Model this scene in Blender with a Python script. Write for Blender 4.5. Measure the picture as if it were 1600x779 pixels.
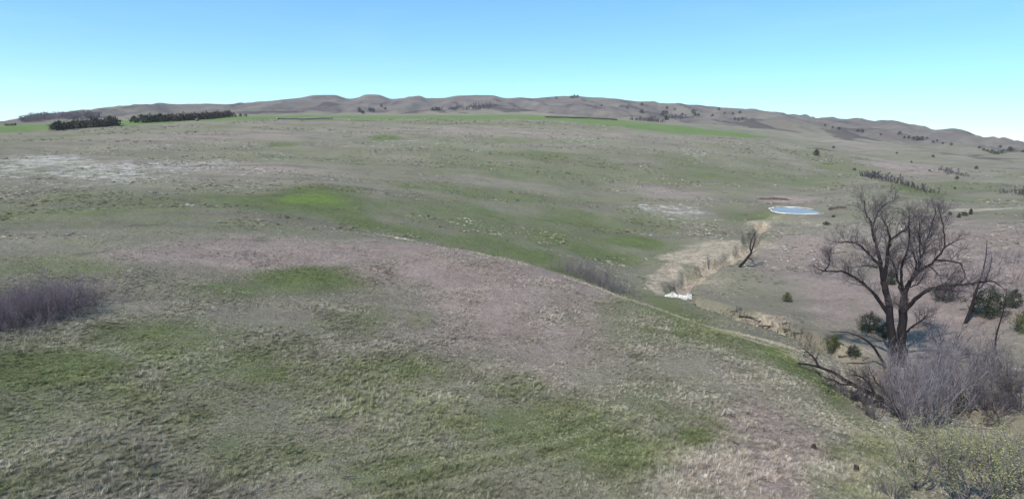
import bpy, math, random
import numpy as np
from mathutils import Matrix, Vector
for o in list(bpy.data.objects): bpy.data.objects.remove(o)
scn = bpy.context.scene
COL = scn.collection
EYE = 18.0                                   # metres of the flying camera above the turf below it
# ---------------------------------------------------------------- camera
cam = bpy.data.objects.new('camera', bpy.data.cameras.new('camera')); COL.objects.link(cam)
_m = Matrix.Identity(4)
for _i, _row in enumerate([(0.999761, -0.02187, -0.0), (0.00438, 0.200207, -0.979744), (0.021427, 0.979509, 0.200255)]):
    for _j in range(3): _m[_i][_j] = _row[_j]
_m.translation = (0, 0, EYE)
cam.matrix_world = _m
cam.data.sensor_width = 36; cam.data.lens = 36*900/1600
cam.data.clip_start = .5; cam.data.clip_end = 60000
scn.camera = cam
# ---------------------------------------------------------------- sky, sun, exposure
SUN_AZ, SUN_EL = math.radians(-138), math.radians(46)
world = bpy.data.worlds.new('World'); scn.world = world; world.use_nodes = True
nt = world.node_tree; nt.nodes.clear()
sky = nt.nodes.new('ShaderNodeTexSky'); sky.sky_type = 'NISHITA'; sky.sun_disc = False
sky.sun_elevation = SUN_EL; sky.sun_rotation = SUN_AZ % (2*math.pi)
sky.altitude = 600; sky.air_density = .6; sky.dust_density = 0; sky.ozone_density = 3.5
bg = nt.nodes.new('ShaderNodeBackground'); bg.inputs['Strength'].default_value = .15
wo = nt.nodes.new('ShaderNodeOutputWorld')
hs = nt.nodes.new('ShaderNodeHueSaturation'); hs.inputs['Saturation'].default_value = 1.28
tn = nt.nodes.new('ShaderNodeMix'); tn.data_type = 'RGBA'; tn.blend_type = 'MULTIPLY'; tn.inputs[0].default_value = 1; tn.inputs[7].default_value = (1.32, 1.6, 1.52, 1)
gmw = nt.nodes.new('ShaderNodeGamma'); gmw.inputs[1].default_value = .69; nt.links.new(sky.outputs[0], gmw.inputs[0]); nt.links.new(gmw.outputs[0], hs.inputs['Color']); nt.links.new(hs.outputs[0], tn.inputs[6]); tcw = nt.nodes.new('ShaderNodeTexCoord'); mpw = nt.nodes.new('ShaderNodeMapping'); mpw.inputs['Scale'].default_value = (1.2, 2.6, 9)
nzw = nt.nodes.new('ShaderNodeTexNoise'); nzw.inputs['Scale'].default_value = 2.2; nzw.inputs['Detail'].default_value = 6; nzw.inputs['Distortion'].default_value = .8
rgw = nt.nodes.new('ShaderNodeMapRange'); rgw.inputs[1].default_value = .5; rgw.inputs[2].default_value = .85; rgw.inputs[4].default_value = .1
cir = nt.nodes.new('ShaderNodeMix'); cir.data_type = 'RGBA'; cir.inputs[7].default_value = (3.2, 4.4, 5.2, 1)      # thin cirrus over the whole sky
nt.links.new(tcw.outputs['Generated'], mpw.inputs[0]); nt.links.new(mpw.outputs[0], nzw.inputs[0]); nt.links.new(nzw.outputs[0], rgw.inputs[0])
nt.links.new(rgw.outputs[0], cir.inputs[0]); nt.links.new(tn.outputs[2], cir.inputs[6]); nt.links.new(cir.outputs[2], bg.inputs[0]); nt.links.new(bg.outputs[0], wo.inputs[0])
sl = bpy.data.lights.new('sun', 'SUN'); sl.energy = 3.3; sl.angle = math.radians(.53); sl.color = (1, .94, .86)
sun = bpy.data.objects.new('sun', sl); COL.objects.link(sun)
_d = Vector((math.sin(SUN_AZ)*math.cos(SUN_EL), math.cos(SUN_AZ)*math.cos(SUN_EL), math.sin(SUN_EL)))
sun.rotation_euler = _d.to_track_quat('Z', 'Y').to_euler(); sun.location = (0, 0, 200)
scn.view_settings.view_transform = 'Standard'; scn.view_settings.look = 'None'
scn.view_settings.exposure = .68; scn.view_settings.gamma = 1; scn.view_settings.use_curve_mapping = False
scn.render.engine = 'CYCLES'
scn.cycles.max_bounces = 5; scn.cycles.volume_bounces = 0; scn.cycles.use_denoising = True
# ---------------------------------------------------------------- survey of the place (metres; azimuths in degrees)
LANDFORM = [
 [(-53.86, 36, 2.12), (-44.7, 31, 1.94), (-26.01, 27.5, 0.43), (0.61, 27, -0.87), (26.89, 30, -0.37), (37.03, 33.5, -0.2), (45.04, 38, -0.12), (54.04, 44, 0.05)],
 [(-52.74, 50, 2.74), (-43.56, 46, 1.91), (-25.23, 42, 0.48), (0.31, 40.5, -0.64), (17.0, 41, -1.28), (28.86, 41.5, -1.56), (36.56, 41.5, -1.92), (44.82, 43, -1.45), (53.97, 47, -0.82)],
 [(-51.96, 70, 3.31), (-42.84, 66, 2.02), (-24.71, 62, 1.09), (-6.48, 60, 0.57), (6.76, 56, 0.16), (16.49, 53, -0.58), (28.37, 50, -1.7), (33.81, 48, -2.83), (38.64, 46, -2.79), (44.69, 46, -2.1), (53.89, 50, -1.65)],
 [(-51.5, 94, 3.54), (-42.37, 90, 2.4), (-34.28, 86, 2.77), (-24.38, 86, 2.6), (-12.77, 84, 1.93), (0.03, 76, 0.65), (13.14, 65, -1.22), (20.61, 61, -1.72), (28.11, 58, -2.46), (32.49, 54.5, -3.18), (38.49, 50, -3.61), (44.59, 49, -2.83), (53.78, 53, -2.24)],
 [(-51.33, 105, 4.09), (-42.2, 104, 2.61), (-34.15, 104, 2.23), (-24.29, 104, 1.97), (-12.75, 100, 0.21), (0.04, 92, -3.54), (6.61, 88, -4.81), (13.17, 79, -6.1), (20.62, 72.5, -5.6), (28.04, 73, -6.96), (32.35, 68, -7.01), (38.14, 63, -6.44), (44.15, 62, -5.2), (53.31, 64, -3.37)],
 [(-51.17, 127, 3.6), (-42.04, 126, 2.31), (-24.18, 126, 2.48), (-12.71, 122, 0.37), (-0.02, 114, -3.79), (6.51, 109, -5.68), (12.98, 101, -7.66), (16.76, 95, -7.73), (20.42, 91, -8.04), (27.8, 85, -7.7), (35.34, 81, -7.66), (43.59, 78, -6.17), (52.74, 80, -4.04)],
 [(-50.98, 160, 3.57), (-41.86, 158, 2.67), (-24.1, 155, 2.69), (-12.67, 152, 1.03), (-0.08, 148, -2.53), (12.69, 143, -7.0), (21.67, 128, -6.71), (27.28, 115, -7.26), (34.61, 113, -6.71), (42.65, 112, -4.44), (51.75, 112, -1.58)],
 [(-50.77, 215, 4.15), (-41.66, 215, 3.34), (-23.97, 215, 4.13), (-0.16, 220, 1.45), (12.42, 207, -3.16), (21.25, 196, -4.53), (26.09, 193, -3.78), (30.09, 186, -2.63), (33.89, 166, -2.18), (41.9, 164, -0.66), (51.03, 160, 1.88)],
 [(-50.57, 300, 5.95), (-41.47, 300, 5.88), (-23.85, 300, 9.39), (-0.22, 315, 9.73), (12.19, 310, 5.91), (25.82, 275, -1.0), (29.86, 245, -1.18), (35.83, 215, -1.45), (41.61, 225, -0.15), (50.75, 220, 1.98)],
 [(-50.47, 370, 7.72), (-41.38, 370, 8.46), (-23.78, 370, 14.65), (-0.25, 390, 16.96), (12.09, 390, 13.06), (25.62, 370, 4.78), (33.42, 300, 0.29), (37.68, 300, -1.35), (41.46, 290, -0.15), (50.58, 285, 2.2)],
 [(-50.39, 460, 9.65), (-41.3, 460, 10.97), (-33.35, 460, 16.51), (-23.71, 470, 22.24), (-12.51, 480, 24.54), (-0.27, 485, 27.02), (8.98, 485, 25.53), (14.97, 480, 20.45), (21.75, 480, 16.38), (28.52, 470, 7.57), (35.41, 440, 1.68), (41.26, 430, 0.93), (50.41, 420, 1.98)],
 [(-50.34, 700, 10.08), (-41.24, 700, 13.78), (-33.31, 720, 21.44), (-23.69, 760, 30.02), (-12.5, 780, 35.88), (-0.29, 780, 39.91), (8.96, 760, 36.15), (14.92, 740, 30.89), (21.69, 720, 23.41), (28.42, 680, 13.17), (35.25, 660, 7.45), (41.12, 640, 3.0), (50.26, 620, 4.19)],
 [(-50.34, 950, 6.6), (-41.25, 950, 11.51), (-33.3, 980, 23.56), (-23.68, 1000, 35.27), (-12.5, 1000, 40.92), (-0.28, 1000, 45.57), (8.95, 980, 42.42), (14.9, 950, 39.4), (21.61, 930, 36.9), (28.32, 900, 24.27), (35.15, 880, 14.71), (41.03, 850, 6.33), (50.18, 830, 6.36)],
 [(-50.34, 1250, 3.86), (-41.24, 1250, 11.48), (-39.76, 1250, 16.85), (-38.23, 1250, 22.45), (-35.82, 1260, 27.85), (-33.26, 1280, 34.35), (-23.65, 1300, 53.02), (-12.48, 1300, 66.51), (-0.3, 1300, 75.01), (8.91, 1280, 69.85), (14.84, 1250, 63.98), (21.55, 1230, 57.48), (28.24, 1200, 40.94), (35.06, 1180, 26.96), (40.98, 1150, 9.65), (50.12, 1130, 8.37)],
 [(-50.35, 1700, -3.56), (-41.21, 1650, 14.69), (-40.12, 1640, 18.88), (-39.17, 1630, 26.35), (-38.2, 1620, 30.53), (-37.02, 1610, 33.6), (-35.8, 1600, 36.71), (-34.96, 1600, 40.99), (-33.22, 1600, 51.9), (-31.65, 1600, 60.06), (-30.95, 1600, 65.17), (-30.13, 1600, 63.23), (-28.63, 1600, 64.94), (-25.17, 1600, 69.49), (-22.56, 1600, 79.22), (-19.86, 1600, 89.95), (-18.75, 1600, 97.46), (-16.96, 1600, 99.38), (-15.66, 1600, 91.89), (-14.91, 1600, 95.03), (-14.09, 1600, 103.91), (-13.04, 1600, 104.93), (-11.75, 1600, 95.52), (-10.68, 1600, 98.92), (-10.08, 1600, 103.55), (-9.24, 1600, 104.26), (-8.4, 1600, 100.01), (-7.07, 1600, 101.07), (-5.36, 1600, 109.83), (-2.29, 1600, 111.98), (-0.93, 1600, 105.35), (0.42, 1600, 107.82), (1.53, 1600, 105.95), (3.07, 1600, 110.1), (4.59, 1600, 114.16), (5.82, 1600, 114.7), (7.04, 1590, 111.3), (9.45, 1580, 108.32), (11.85, 1570, 101.24), (13.14, 1560, 100.27), (13.62, 1560, 95.64), (15.36, 1550, 94.78), (17.64, 1540, 87.83), (22.03, 1520, 80.99), (24.68, 1500, 68.35), (26.1, 1490, 66.88), (26.81, 1490, 61.42), (28.17, 1480, 62.81), (28.77, 1480, 57.46), (29.84, 1470, 58.12), (31.15, 1460, 44.26), (32.85, 1450, 43.38), (33.74, 1450, 39.86), (34.57, 1440, 41.92), (35.28, 1440, 35.31), (37.09, 1420, 29.83), (37.9, 1420, 24.27), (38.72, 1410, 15.29), (39.83, 1400, 17.82), (40.58, 1400, 14.35), (42.37, 1400, 9.02), (50.14, 1400, 3.18)],
 [(-50.39, 2600, -29.22), (-41.28, 2600, -13.35), (-23.69, 2600, 60.37), (-0.29, 2600, 99.26), (23.27, 2500, 40.61), (41.03, 2400, -14.94), (50.18, 2400, -15.65)],
]
POND = (85.3, 173.1, 7.0, 8.6, -0.2, -3.54)
CREEK = [
 (69.6, 158.4), (63.5, 146.9), (55.0, 130.9), (49.5, 121.3), (41.4, 113.7), (33.6, 104.7),
 (27.6, 93.0), (28.6, 89.6), (30.7, 85.1), (33.9, 80.7), (36.8, 76.6), (39.0, 72.1),
 (40.8, 67.7), (41.1, 62.7), (40.6, 58.3), (40.1, 53.7), (41.4, 48.8), (43.8, 43.9),
]
GREEN_PATCHES = [
 (9.9, 65.6, 3.0, 14.6, 0.15, 0.4), (8.7, 93.9, 4.8, 15.9, 0.092, 0.5), (10.6, 65.1, 3.4, 15.5, 0.161, 0.5), (13.8, 59.2, 3.1, 13.7, 0.23, 0.5),
 (17.9, 56.3, 2.9, 11.9, 0.307, 0.5), (21.1, 52.7, 2.8, 7.6, 0.381, 0.5), (24.5, 50.4, 2.4, 4.9, 0.453, 0.5), (3.7, 106.9, 7.3, 7.0, 0.034, 0.8),
 (11.5, 127.6, 11.5, 10.3, 0.09, 0.6), (18.5, 116.4, 6.6, 8.2, 0.158, 0.6), (-44.1, 131.0, 8.8, 13.9, -0.325, 1.4), (-70.6, 104.6, 25.8, 21.6, -0.594, 0.35),
 (-48.5, 60.5, 8.3, 7.7, -0.676, 0.3), (-10.0, 43.2, 7.6, 3.7, -0.228, 0.5), (-22.7, 43.2, 6.1, 4.2, -0.484, 0.5), (-4.8, 106.7, 10.9, 16.5, -0.045, 0.6),
 (-19.8, 109.1, 9.8, 9.2, -0.179, 0.5), (35.4, 120.0, 5.4, 8.0, 0.287, 0.5), (-18.9, 26.0, 4.8, 2.0, -0.63, 0.35), (9.4, 37.9, 3.6, 3.1, 0.242, 0.35),
 (147.5, 299.3, 33.0, 40.4, 0.458, 0.3), (96.6, 295.6, 32.5, 35.1, 0.316, 0.3), (-8.3, 178.1, 31.7, 17.1, -0.047, 0.3), (-44.6, 132.5, 11.8, 22.0, -0.325, 1.1),
 (-31.2, 108.4, 6.7, 8.1, -0.28, 0.8), (-50.8, 119.1, 8.0, 19.9, -0.403, 0.5), (-15.1, 133.4, 29.9, 23.7, -0.113, 0.4), (28.0, 134.5, 6.8, 8.0, 0.206, 0.9),
 (16.5, 147.9, 15.0, 19.2, 0.111, 0.45), (36.1, 161.9, 10.9, 16.7, 0.22, 0.4), (68.2, 175.0, 8.8, 13.3, 0.372, 0.6), (-22.9, 62.5, 6.8, 5.5, -0.351, 0.9),
 (-30.4, 56.2, 4.5, 3.8, -0.496, 0.6), (-30.1, 45.4, 4.8, 3.4, -0.586, 0.5), (-31.6, 36.1, 5.6, 5.8, -0.719, 0.75), (-22.5, 37.4, 1.1, 1.9, -0.542, 0.6),
 (-17.7, 39.7, 2.1, 1.7, -0.42, 0.5), (-0.3, 40.2, 2.6, 2.3, -0.006, 0.9), (-8.1, 52.6, 1.8, 2.2, -0.153, 0.8), (3.1, 34.0, 6.2, 3.9, 0.092, 0.55),
 (6.1, 32.0, 2.7, 3.3, 0.189, 0.6), (-5.4, 28.7, 3.9, 1.7, -0.186, 0.5), (-15.4, 51.2, 3.6, 3.6, -0.291, 0.5), (28.9, 52.5, 1.7, 10.6, 0.502, 1.0),
 (24.1, 53.8, 3.8, 11.1, 0.422, 0.6), (24.1, 79.2, 5.5, 13.6, 0.295, 0.5), (10.1, 66.8, 4.6, 16.2, 0.15, 0.4), (23.8, 35.6, 1.7, 3.5, 0.59, 0.7),
 (33.0, 37.3, 5.0, 8.3, 0.723, 0.55), (-74.8, 336.1, 8.1, 15.2, -0.219, 0.8), (168.1, 237.8, 11.9, 31.7, 0.615, 0.7), (202.4, 349.2, 23.0, 38.1, 0.525, 0.5),
 (212.4, 283.6, 18.8, 37.7, 0.643, 0.35), (-114.3, 287.1, 7.9, 10.9, -0.379, 0.5), (34.6, 100.2, 3.4, 7.1, 0.333, 0.0), (-25.3, 32.6, 6.3, 5.3, -0.659, 0.45),
 (-13.2, 29.7, 4.3, 2.9, -0.417, 0.35), (-62.2, 123.3, 20.7, 19.7, -0.467, 0.3), (13.5, 260.2, 85.9, 42.3, 0.052, 0.3), (11.8, 34.1, 1.0, 1.3, 0.334, 0.7),
 (20.2, 33.4, 1.0, 1.3, 0.544, 0.5), (-46.7, 51.9, 4.8, 2.6, -0.733, 0.3),
]
BROWN_PATCHES = [
 (76.0, 97.9, 14.5, 38.8, 0.66, 1.1), (61.9, 121.3, 8.3, 24.9, 0.472, 0.8), (54.9, 95.4, 7.7, 21.6, 0.522, 0.8), (95.5, 200.3, 11.1, 12.4, 0.445, 1.2),
 (-9.3, 67.9, 10.9, 5.9, -0.135, 1.0), (-5.3, 58.2, 5.4, 5.3, -0.09, 0.9), (11.1, 46.1, 6.5, 5.2, 0.236, 0.35), (18.0, 42.8, 4.1, 4.9, 0.399, 0.4),
 (-168.0, 305.1, 66.7, 28.3, -0.503, 0.4), (-1.8, 400.2, 108.9, 26.4, -0.004, 0.4), (-24.9, 72.9, 13.3, 5.3, -0.329, 1.0), (8.3, 45.8, 3.2, 4.9, 0.179, 0.4),
 (46.8, 65.9, 11.6, 13.6, 0.617, 0.3), (1.6, 64.5, 12.6, 22.6, 0.024, 1.0), (-37.9, 74.0, 11.8, 6.8, -0.473, 1.0), (-15.6, 76.3, 12.1, 8.0, -0.202, 1.0),
 (-1.6, 51.7, 4.5, 6.8, -0.032, 0.95), (2.7, 41.9, 2.2, 2.2, 0.064, 0.6), (16.6, 35.5, 2.6, 4.2, 0.437, 1.4), (11.4, 30.3, 2.2, 3.2, 0.36, 1.0),
 (14.4, 31.8, 2.1, 3.9, 0.426, 1.3), (70.1, 116.7, 10.6, 29.9, 0.541, 0.55), (93.4, 108.8, 7.4, 43.7, 0.709, 0.75), (59.1, 214.8, 14.3, 15.1, 0.269, 0.5),
 (-86.1, 193.5, 25.7, 31.9, -0.419, 0.4), (14.1, 28.9, 1.6, 2.5, 0.455, 1.4), (8.3, 49.6, 5.2, 6.1, 0.166, 0.4), (252.2, 372.0, 28.6, 68.9, 0.596, 0.6),
 (347.8, 594.3, 51.9, 88.4, 0.529, 0.4), (-217.6, 1221.5, 158.5, 295.1, -0.176, 0.4), (-93.3, 1330.8, 71.7, 136.6, -0.07, 0.6), (-22.6, 31.5, 4.6, 2.9, -0.622, 0.25),
 (-10.6, 31.9, 3.9, 2.1, -0.321, 0.35), (109.8, 142.4, 9.6, 19.7, 0.657, 0.5),
]
PALE_PATCHES = [
 (-115.9, 193.4, 16.0, 36.6, -0.54, 1.0), (-108.5, 143.0, 14.3, 17.1, -0.649, 0.8), (-154.9, 178.9, 11.9, 51.9, -0.714, 1.0), (-84.9, 186.2, 8.2, 21.2, -0.428, 0.7),
 (-165.5, 204.7, 18.1, 50.8, -0.68, 1.1), (-121.8, 175.3, 18.4, 46.0, -0.607, 1.1), (-105.4, 204.2, 12.4, 30.8, -0.477, 0.9), (-164.0, 265.3, 11.6, 15.0, -0.554, 0.8),
 (-123.6, 144.0, 8.0, 19.6, -0.709, 0.6), (49.4, 177.7, 13.9, 12.8, 0.271, 1.0), (-63.7, 317.0, 48.5, 36.2, -0.198, 0.6), (39.0, 371.5, 28.4, 33.4, 0.105, 0.7),
 (103.3, 341.2, 20.5, 44.0, 0.294, 0.7), (-102.3, 242.9, 16.0, 26.9, -0.399, 0.6), (126.9, 305.9, 20.2, 29.4, 0.393, 0.5), (79.4, 233.1, 15.5, 18.0, 0.328, 0.3),
 (-14.6, 128.7, 7.2, 7.3, -0.113, 0.5), (-1.2, 58.4, 4.1, 3.3, -0.021, 0.4), (14.5, 38.4, 3.7, 4.3, 0.362, 0.3), (30.1, 43.6, 1.6, 4.7, 0.604, 0.9),
 (-23.9, 40.8, 1.9, 2.4, -0.53, 0.7), (7.2, 418.7, 91.0, 20.9, 0.017, 0.35), (79.8, 151.8, 8.5, 13.1, 0.484, 0.5), (8.2, 41.7, 9.9, 6.4, 0.193, 0.3),
 (51.9, 55.1, 1.6, 7.5, 0.756, 1.0), (81.1, 119.8, 12.2, 18.9, 0.595, 0.3), (-62.2, 185.8, 41.1, 23.9, -0.323, 0.35),
]
BARE_PATCHES = [
 (47.3, 126.6, 7.2, 6.6, 0.357, 1.3), (36.5, 116.8, 5.3, 5.2, 0.303, 1.3), (29.1, 105.6, 2.4, 6.8, 0.269, 1.3), (25.8, 95.6, 1.5, 5.2, 0.264, 1.2),
 (67.2, 158.0, 3.2, 7.3, 0.402, 0.9), (39.0, 118.4, 8.1, 8.8, 0.318, 1.2), (29.9, 105.1, 3.4, 7.6, 0.277, 1.2), (52.3, 132.4, 7.5, 7.2, 0.376, 1.0),
 (41.5, 113.3, 5.2, 7.1, 0.351, 0.9), (36.6, 102.7, 4.7, 8.3, 0.342, 0.5), (43.1, 69.0, 3.2, 2.2, 0.559, 0.8), (35.1, 57.7, 2.0, 6.2, 0.547, 0.6),
 (37.0, 81.0, 4.7, 3.8, 0.428, 0.7), (94.5, 203.2, 10.2, 11.4, 0.435, 0.5), (79.1, 157.3, 10.6, 5.9, 0.466, 0.45), (72.1, 161.3, 4.5, 6.2, 0.42, 0.5),
 (135.1, 166.4, 14.8, 9.0, 0.682, 0.8),
]
FIELD = [
 (-632, 641), (-399, 455), (-393, 495), (-338, 498),
 (-340, 621), (-304, 730), (-188, 610), (-136, 616),
 (-46, 653), (40, 813), (115, 681), (179, 673),
 (212, 619), (239, 601), (239, 555), (230, 533),
 (184, 462), (160, 465), (120, 448), (79, 465),
 (27, 536), (-33, 478), (-106, 479), (-155, 504),
 (-177, 423), (-221, 404), (-249, 366), (-275, 346),
 (-290, 330), (-308, 312),
]
COTTONWOOD_BASE = [
 (45.03, 62.81, -7.63),
]
COTTONWOOD = [
 ('trunk', 0.442, 0.323, [(-0.23, 0.16, -0.72), (-0.74, 0.44, 2.31), (-1.22, 0.67, 4.94), (-1.74, 0.94, 7.53), (-2.42, 1.31, 9.69)]), ('limb', 0.239, 0.057, [(-2.42, 1.31, 9.69), (-2.95, 1.21, 11.36), (-3.93, 1.41, 12.41), (-4.72, 1.48, 13.13), (-5.8, 1.72, 14.02), (-6.59, 1.77, 14.14), (-7.75, 2.02, 14.07)]), ('limb', 0.26, 0.047, [(-2.42, 1.31, 9.69), (-2.56, 1.76, 11.09), (-2.71, 2.22, 12.49), (-3.11, 2.83, 14.24), (-3.29, 3.3, 15.36), (-3.39, 3.72, 16.27), (-3.63, 4.22, 16.94), (-3.87, 4.72, 18.61)]), ('limb', 0.115, 0.036, [(-3.18, 3.47, 15.33), (-2.91, 3.68, 16.44), (-2.49, 3.8, 17.63), (-1.91, 3.81, 18.24), (-1.31, 3.81, 18.7)]),
 ('limb', 0.239, 0.052, [(-2.42, 1.31, 9.69), (-2.47, 1.16, 11.38), (-2.6, 1.07, 13.26), (-2.66, 0.92, 14.46), (-2.82, 0.85, 15.2), (-3.25, 0.95, 16.12), (-3.77, 1.12, 16.95)]), ('limb', 0.115, 0.036, [(-2.74, 0.8, 14.49), (-2.32, 0.06, 15.57), (-1.96, -0.64, 16.2), (-2.15, -0.96, 16.88), (-2.41, -1.24, 17.75)]), ('limb', 0.239, 0.057, [(-1.39, 0.97, 5.84), (-2.56, 1.24, 7.42), (-3.71, 1.48, 8.7), (-4.84, 1.69, 9.69), (-5.98, 1.89, 10.3), (-7.06, 2.03, 10.62), (-8.56, 2.4, 10.57), (-9.29, 2.31, 10.73)]), ('limb', 0.073, 0.026, [(-8.73, 2.23, 10.61), (-8.52, 1.88, 11.61), (-8.7, 1.76, 12.46)]),
 ('limb', 0.104, 0.036, [(-3.11, 1.64, 11.26), (-3.8, 1.61, 11.4), (-4.65, 1.68, 11.44), (-5.59, 1.78, 11.24)]), ('trunk', 0.521, 0.416, [(0.39, 0.09, -0.67), (0.11, 0.29, 2.39), (-0.07, 0.42, 5.05), (-0.25, 0.54, 8.06)]), ('limb', 0.156, 0.062, [(-0.37, 0.51, 8.22), (-0.69, 1.1, 9.48), (-0.93, 1.63, 10.93), (-1.19, 2.16, 11.93), (-1.37, 2.65, 12.73)]), ('limb', 0.292, 0.052, [(-0.25, 0.54, 8.06), (0.01, 0.7, 9.38), (0.45, 0.72, 10.36), (1.13, 0.56, 11.31), (1.92, 0.32, 12.05), (2.46, 0.25, 12.81), (3.07, 0.12, 14.09), (3.74, -0.05, 14.79)]),
 ('limb', 0.094, 0.031, [(3.03, 0.12, 13.95), (3.0, 0.43, 15.41), (2.8, 0.88, 16.84), (2.63, 1.3, 17.93)]), ('limb', 0.104, 0.052, [(2.17, 0.02, 12.64), (2.97, -0.81, 12.77), (3.66, -1.59, 12.68), (3.81, -1.94, 12.26), (3.95, -2.28, 11.21), (3.41, -2.08, 10.43)]), ('limb', 0.146, 0.047, [(0.05, 0.58, 9.57), (0.11, 0.01, 11.72), (-0.43, -0.15, 13.05), (-0.96, -0.3, 13.94)]), ('limb', 0.135, 0.036, [(0.92, 0.44, 11.19), (0.81, 0.71, 12.53), (1.18, 0.62, 13.44), (1.24, 0.77, 14.58), (1.51, 0.76, 15.53), (1.74, 0.78, 17.2), (1.84, 0.89, 18.33)]),
 ('limb', 0.187, 0.036, [(-0.33, 0.61, 8.42), (-0.88, 0.68, 10.34), (-1.11, 0.54, 11.71), (-1.16, 0.27, 12.73), (-1.17, -0.03, 13.74), (-1.35, -0.21, 15.43), (-1.7, -0.27, 16.99)]), ('limb', 0.115, 0.031, [(0.62, 0.42, 10.74), (0.57, 0.05, 12.16), (0.12, -0.03, 14.13), (-0.25, -0.16, 15.8), (-0.61, -0.3, 17.02)]), ('limb', 0.271, 0.052, [(-0.1, 0.44, 6.65), (0.24, -0.2, 7.77), (0.44, -0.75, 8.68), (0.9, -1.49, 9.63), (1.46, -2.32, 10.23), (2.31, -3.39, 10.69), (2.83, -4.23, 10.99), (3.43, -5.14, 11.46), (3.97, -6.02, 11.77), (4.13, -6.59, 11.52)]), ('limb', 0.115, 0.047, [(0.88, -1.51, 9.64), (1.24, -2.33, 9.87), (1.66, -3.2, 10.13), (1.76, -3.83, 10.02)]),
 ('limb', 0.094, 0.036, [(-0.07, 0.54, 9.2), (0.18, -0.05, 9.66), (0.37, -0.6, 10.18), (0.33, -0.98, 10.94)]), ('limb', 0.073, 0.031, [(1.56, 0.1, 12.02), (2.06, -0.44, 11.43), (2.41, -0.87, 10.81), (2.49, -1.1, 10.22)]), ('limb', 0.115, 0.062, [(0.03, 0.35, 5.46), (-0.71, 0.38, 7.11), (-1.27, 0.28, 7.44)]), ('limb', 0.125, 0.042, [(0.13, 0.15, 3.99), (0.42, -0.76, 5.24), (0.57, -1.57, 6.12), (0.53, -2.25, 6.93)]),
]
TRACED = {
 'arched': [((43.55, 62.66, -7.77), 0.0739, [(-0.02, 0.01, 0.15), (-0.88, 0.2, 1.31), (-1.58, 0.27, 2.28), (-2.35, 0.38, 3.0), (-3.44, 0.68, 3.57), (-4.73, 1.09, 3.86), (-6.16, 1.55, 3.66)])],
 'leaning': [((63.19, 76.65, -6.75), 0.089, [(-0.01, 0.01, 0.09), (0.29, -0.05, 1.6), (0.5, -0.04, 3.44), (0.69, -0.02, 4.9), (0.93, -0.03, 6.45), (1.11, 0.01, 7.98), (1.18, 0.13, 10.0), (1.13, 0.36, 11.72)]), ((63.19, 76.65, -6.75), 0.089, [(0.42, -0.35, 4.99), (0.66, -0.87, 5.68), (0.71, -1.25, 7.03), (0.69, -1.55, 8.6), (0.41, -1.65, 10.1)])],
 'bowed': [((54.79, 60.35, -6.59), 0.0712, [(-0.01, 0.01, 0.07), (-0.5, 0.45, 1.24), (-0.71, 0.64, 2.37), (-0.77, 0.69, 3.7), (-0.71, 0.64, 4.99), (-0.65, 0.58, 6.26), (-0.63, 0.57, 7.59), (-0.71, 0.64, 9.02)])],
 'creekside': [((44.61, 110.16, -7.04), 0.1255, [(-0.01, 0.0, 0.13), (0.67, -0.27, 0.98), (1.22, -0.5, 2.06), (1.76, -0.73, 3.14), (1.48, -0.61, 3.87)]), ((44.61, 110.16, -7.04), 0.1255, [(1.76, -0.73, 3.14), (1.96, -0.82, 4.43), (2.16, -0.9, 5.71), (1.87, -0.77, 6.68)]), ((44.61, 110.16, -7.04), 0.1255, [(1.48, -0.61, 3.87), (1.63, -0.31, 4.83), (1.97, -0.1, 5.93), (2.42, 0.08, 7.04)]), ((44.61, 110.16, -7.04), 0.1255, [(1.23, -0.51, 1.94), (1.77, -0.73, 1.87), (2.23, -0.93, 1.42)])],
 'sapling': [((40.36, 114.7, -8.61), 0.1308, [(-0.01, 0.0, 0.13), (-0.32, 0.11, 1.04), (-0.44, 0.15, 2.5)])],
 'fallen': [((31.37, 43.05, -4.14), 0.0518, [(0.74, -0.55, -0.42), (-0.02, 0.15, 0.76), (-0.73, 0.8, 1.32), (-1.64, 1.55, 1.62), (-2.47, 2.22, 1.97), (-3.03, 2.71, 2.2), (-3.76, 3.28, 2.63), (-4.34, 3.75, 2.71), (-5.03, 4.27, 2.77), (-5.94, 4.89, 2.66)]), ((31.37, 43.05, -4.14), 0.0518, [(-4.99, 3.22, 3.03), (-4.93, 3.96, 3.37), (-5.0, 4.76, 3.58), (-5.16, 5.61, 3.72)]), ((31.37, 43.05, -4.14), 0.0518, [(-0.86, 0.62, 1.41), (-2.14, 1.0, 0.96), (-3.31, 1.29, 1.14), (-4.29, 1.42, 1.1), (-4.84, 1.28, 1.44), (-5.2, 1.04, 2.01)]), ((31.37, 43.05, -4.14), 0.0518, [(-2.21, 1.53, 1.84), (-3.08, 1.29, 1.37), (-3.57, 0.82, 0.68), (-3.92, 0.25, 0.17)]), ((31.37, 43.05, -4.14), 0.0518, [(-2.38, 1.63, 1.56), (-3.2, 0.68, 0.87), (-3.85, -0.39, 0.39)]), ((31.37, 43.05, -4.14), 0.0518, [(-1.8, 1.26, 1.53), (-2.86, 0.16, 0.69), (-3.39, -1.29, 0.88)]), ((31.37, 43.05, -4.14), 0.0518, [(-1.24, 0.87, 1.5), (-1.91, 1.33, 2.62), (-2.33, 1.6, 2.94), (-2.91, 1.98, 2.99)]), ((31.37, 43.05, -4.14), 0.0518, [(-2.71, 1.85, 2.14), (-3.57, 2.0, 2.05), (-4.37, 2.09, 2.45), (-5.03, 2.09, 2.55)]), ((31.37, 43.05, -4.14), 0.0518, [(-0.08, 0.06, 0.81), (-0.56, 0.81, 1.99), (-0.99, 1.51, 2.45), (-1.27, 2.1, 3.2)])],
}
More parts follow.
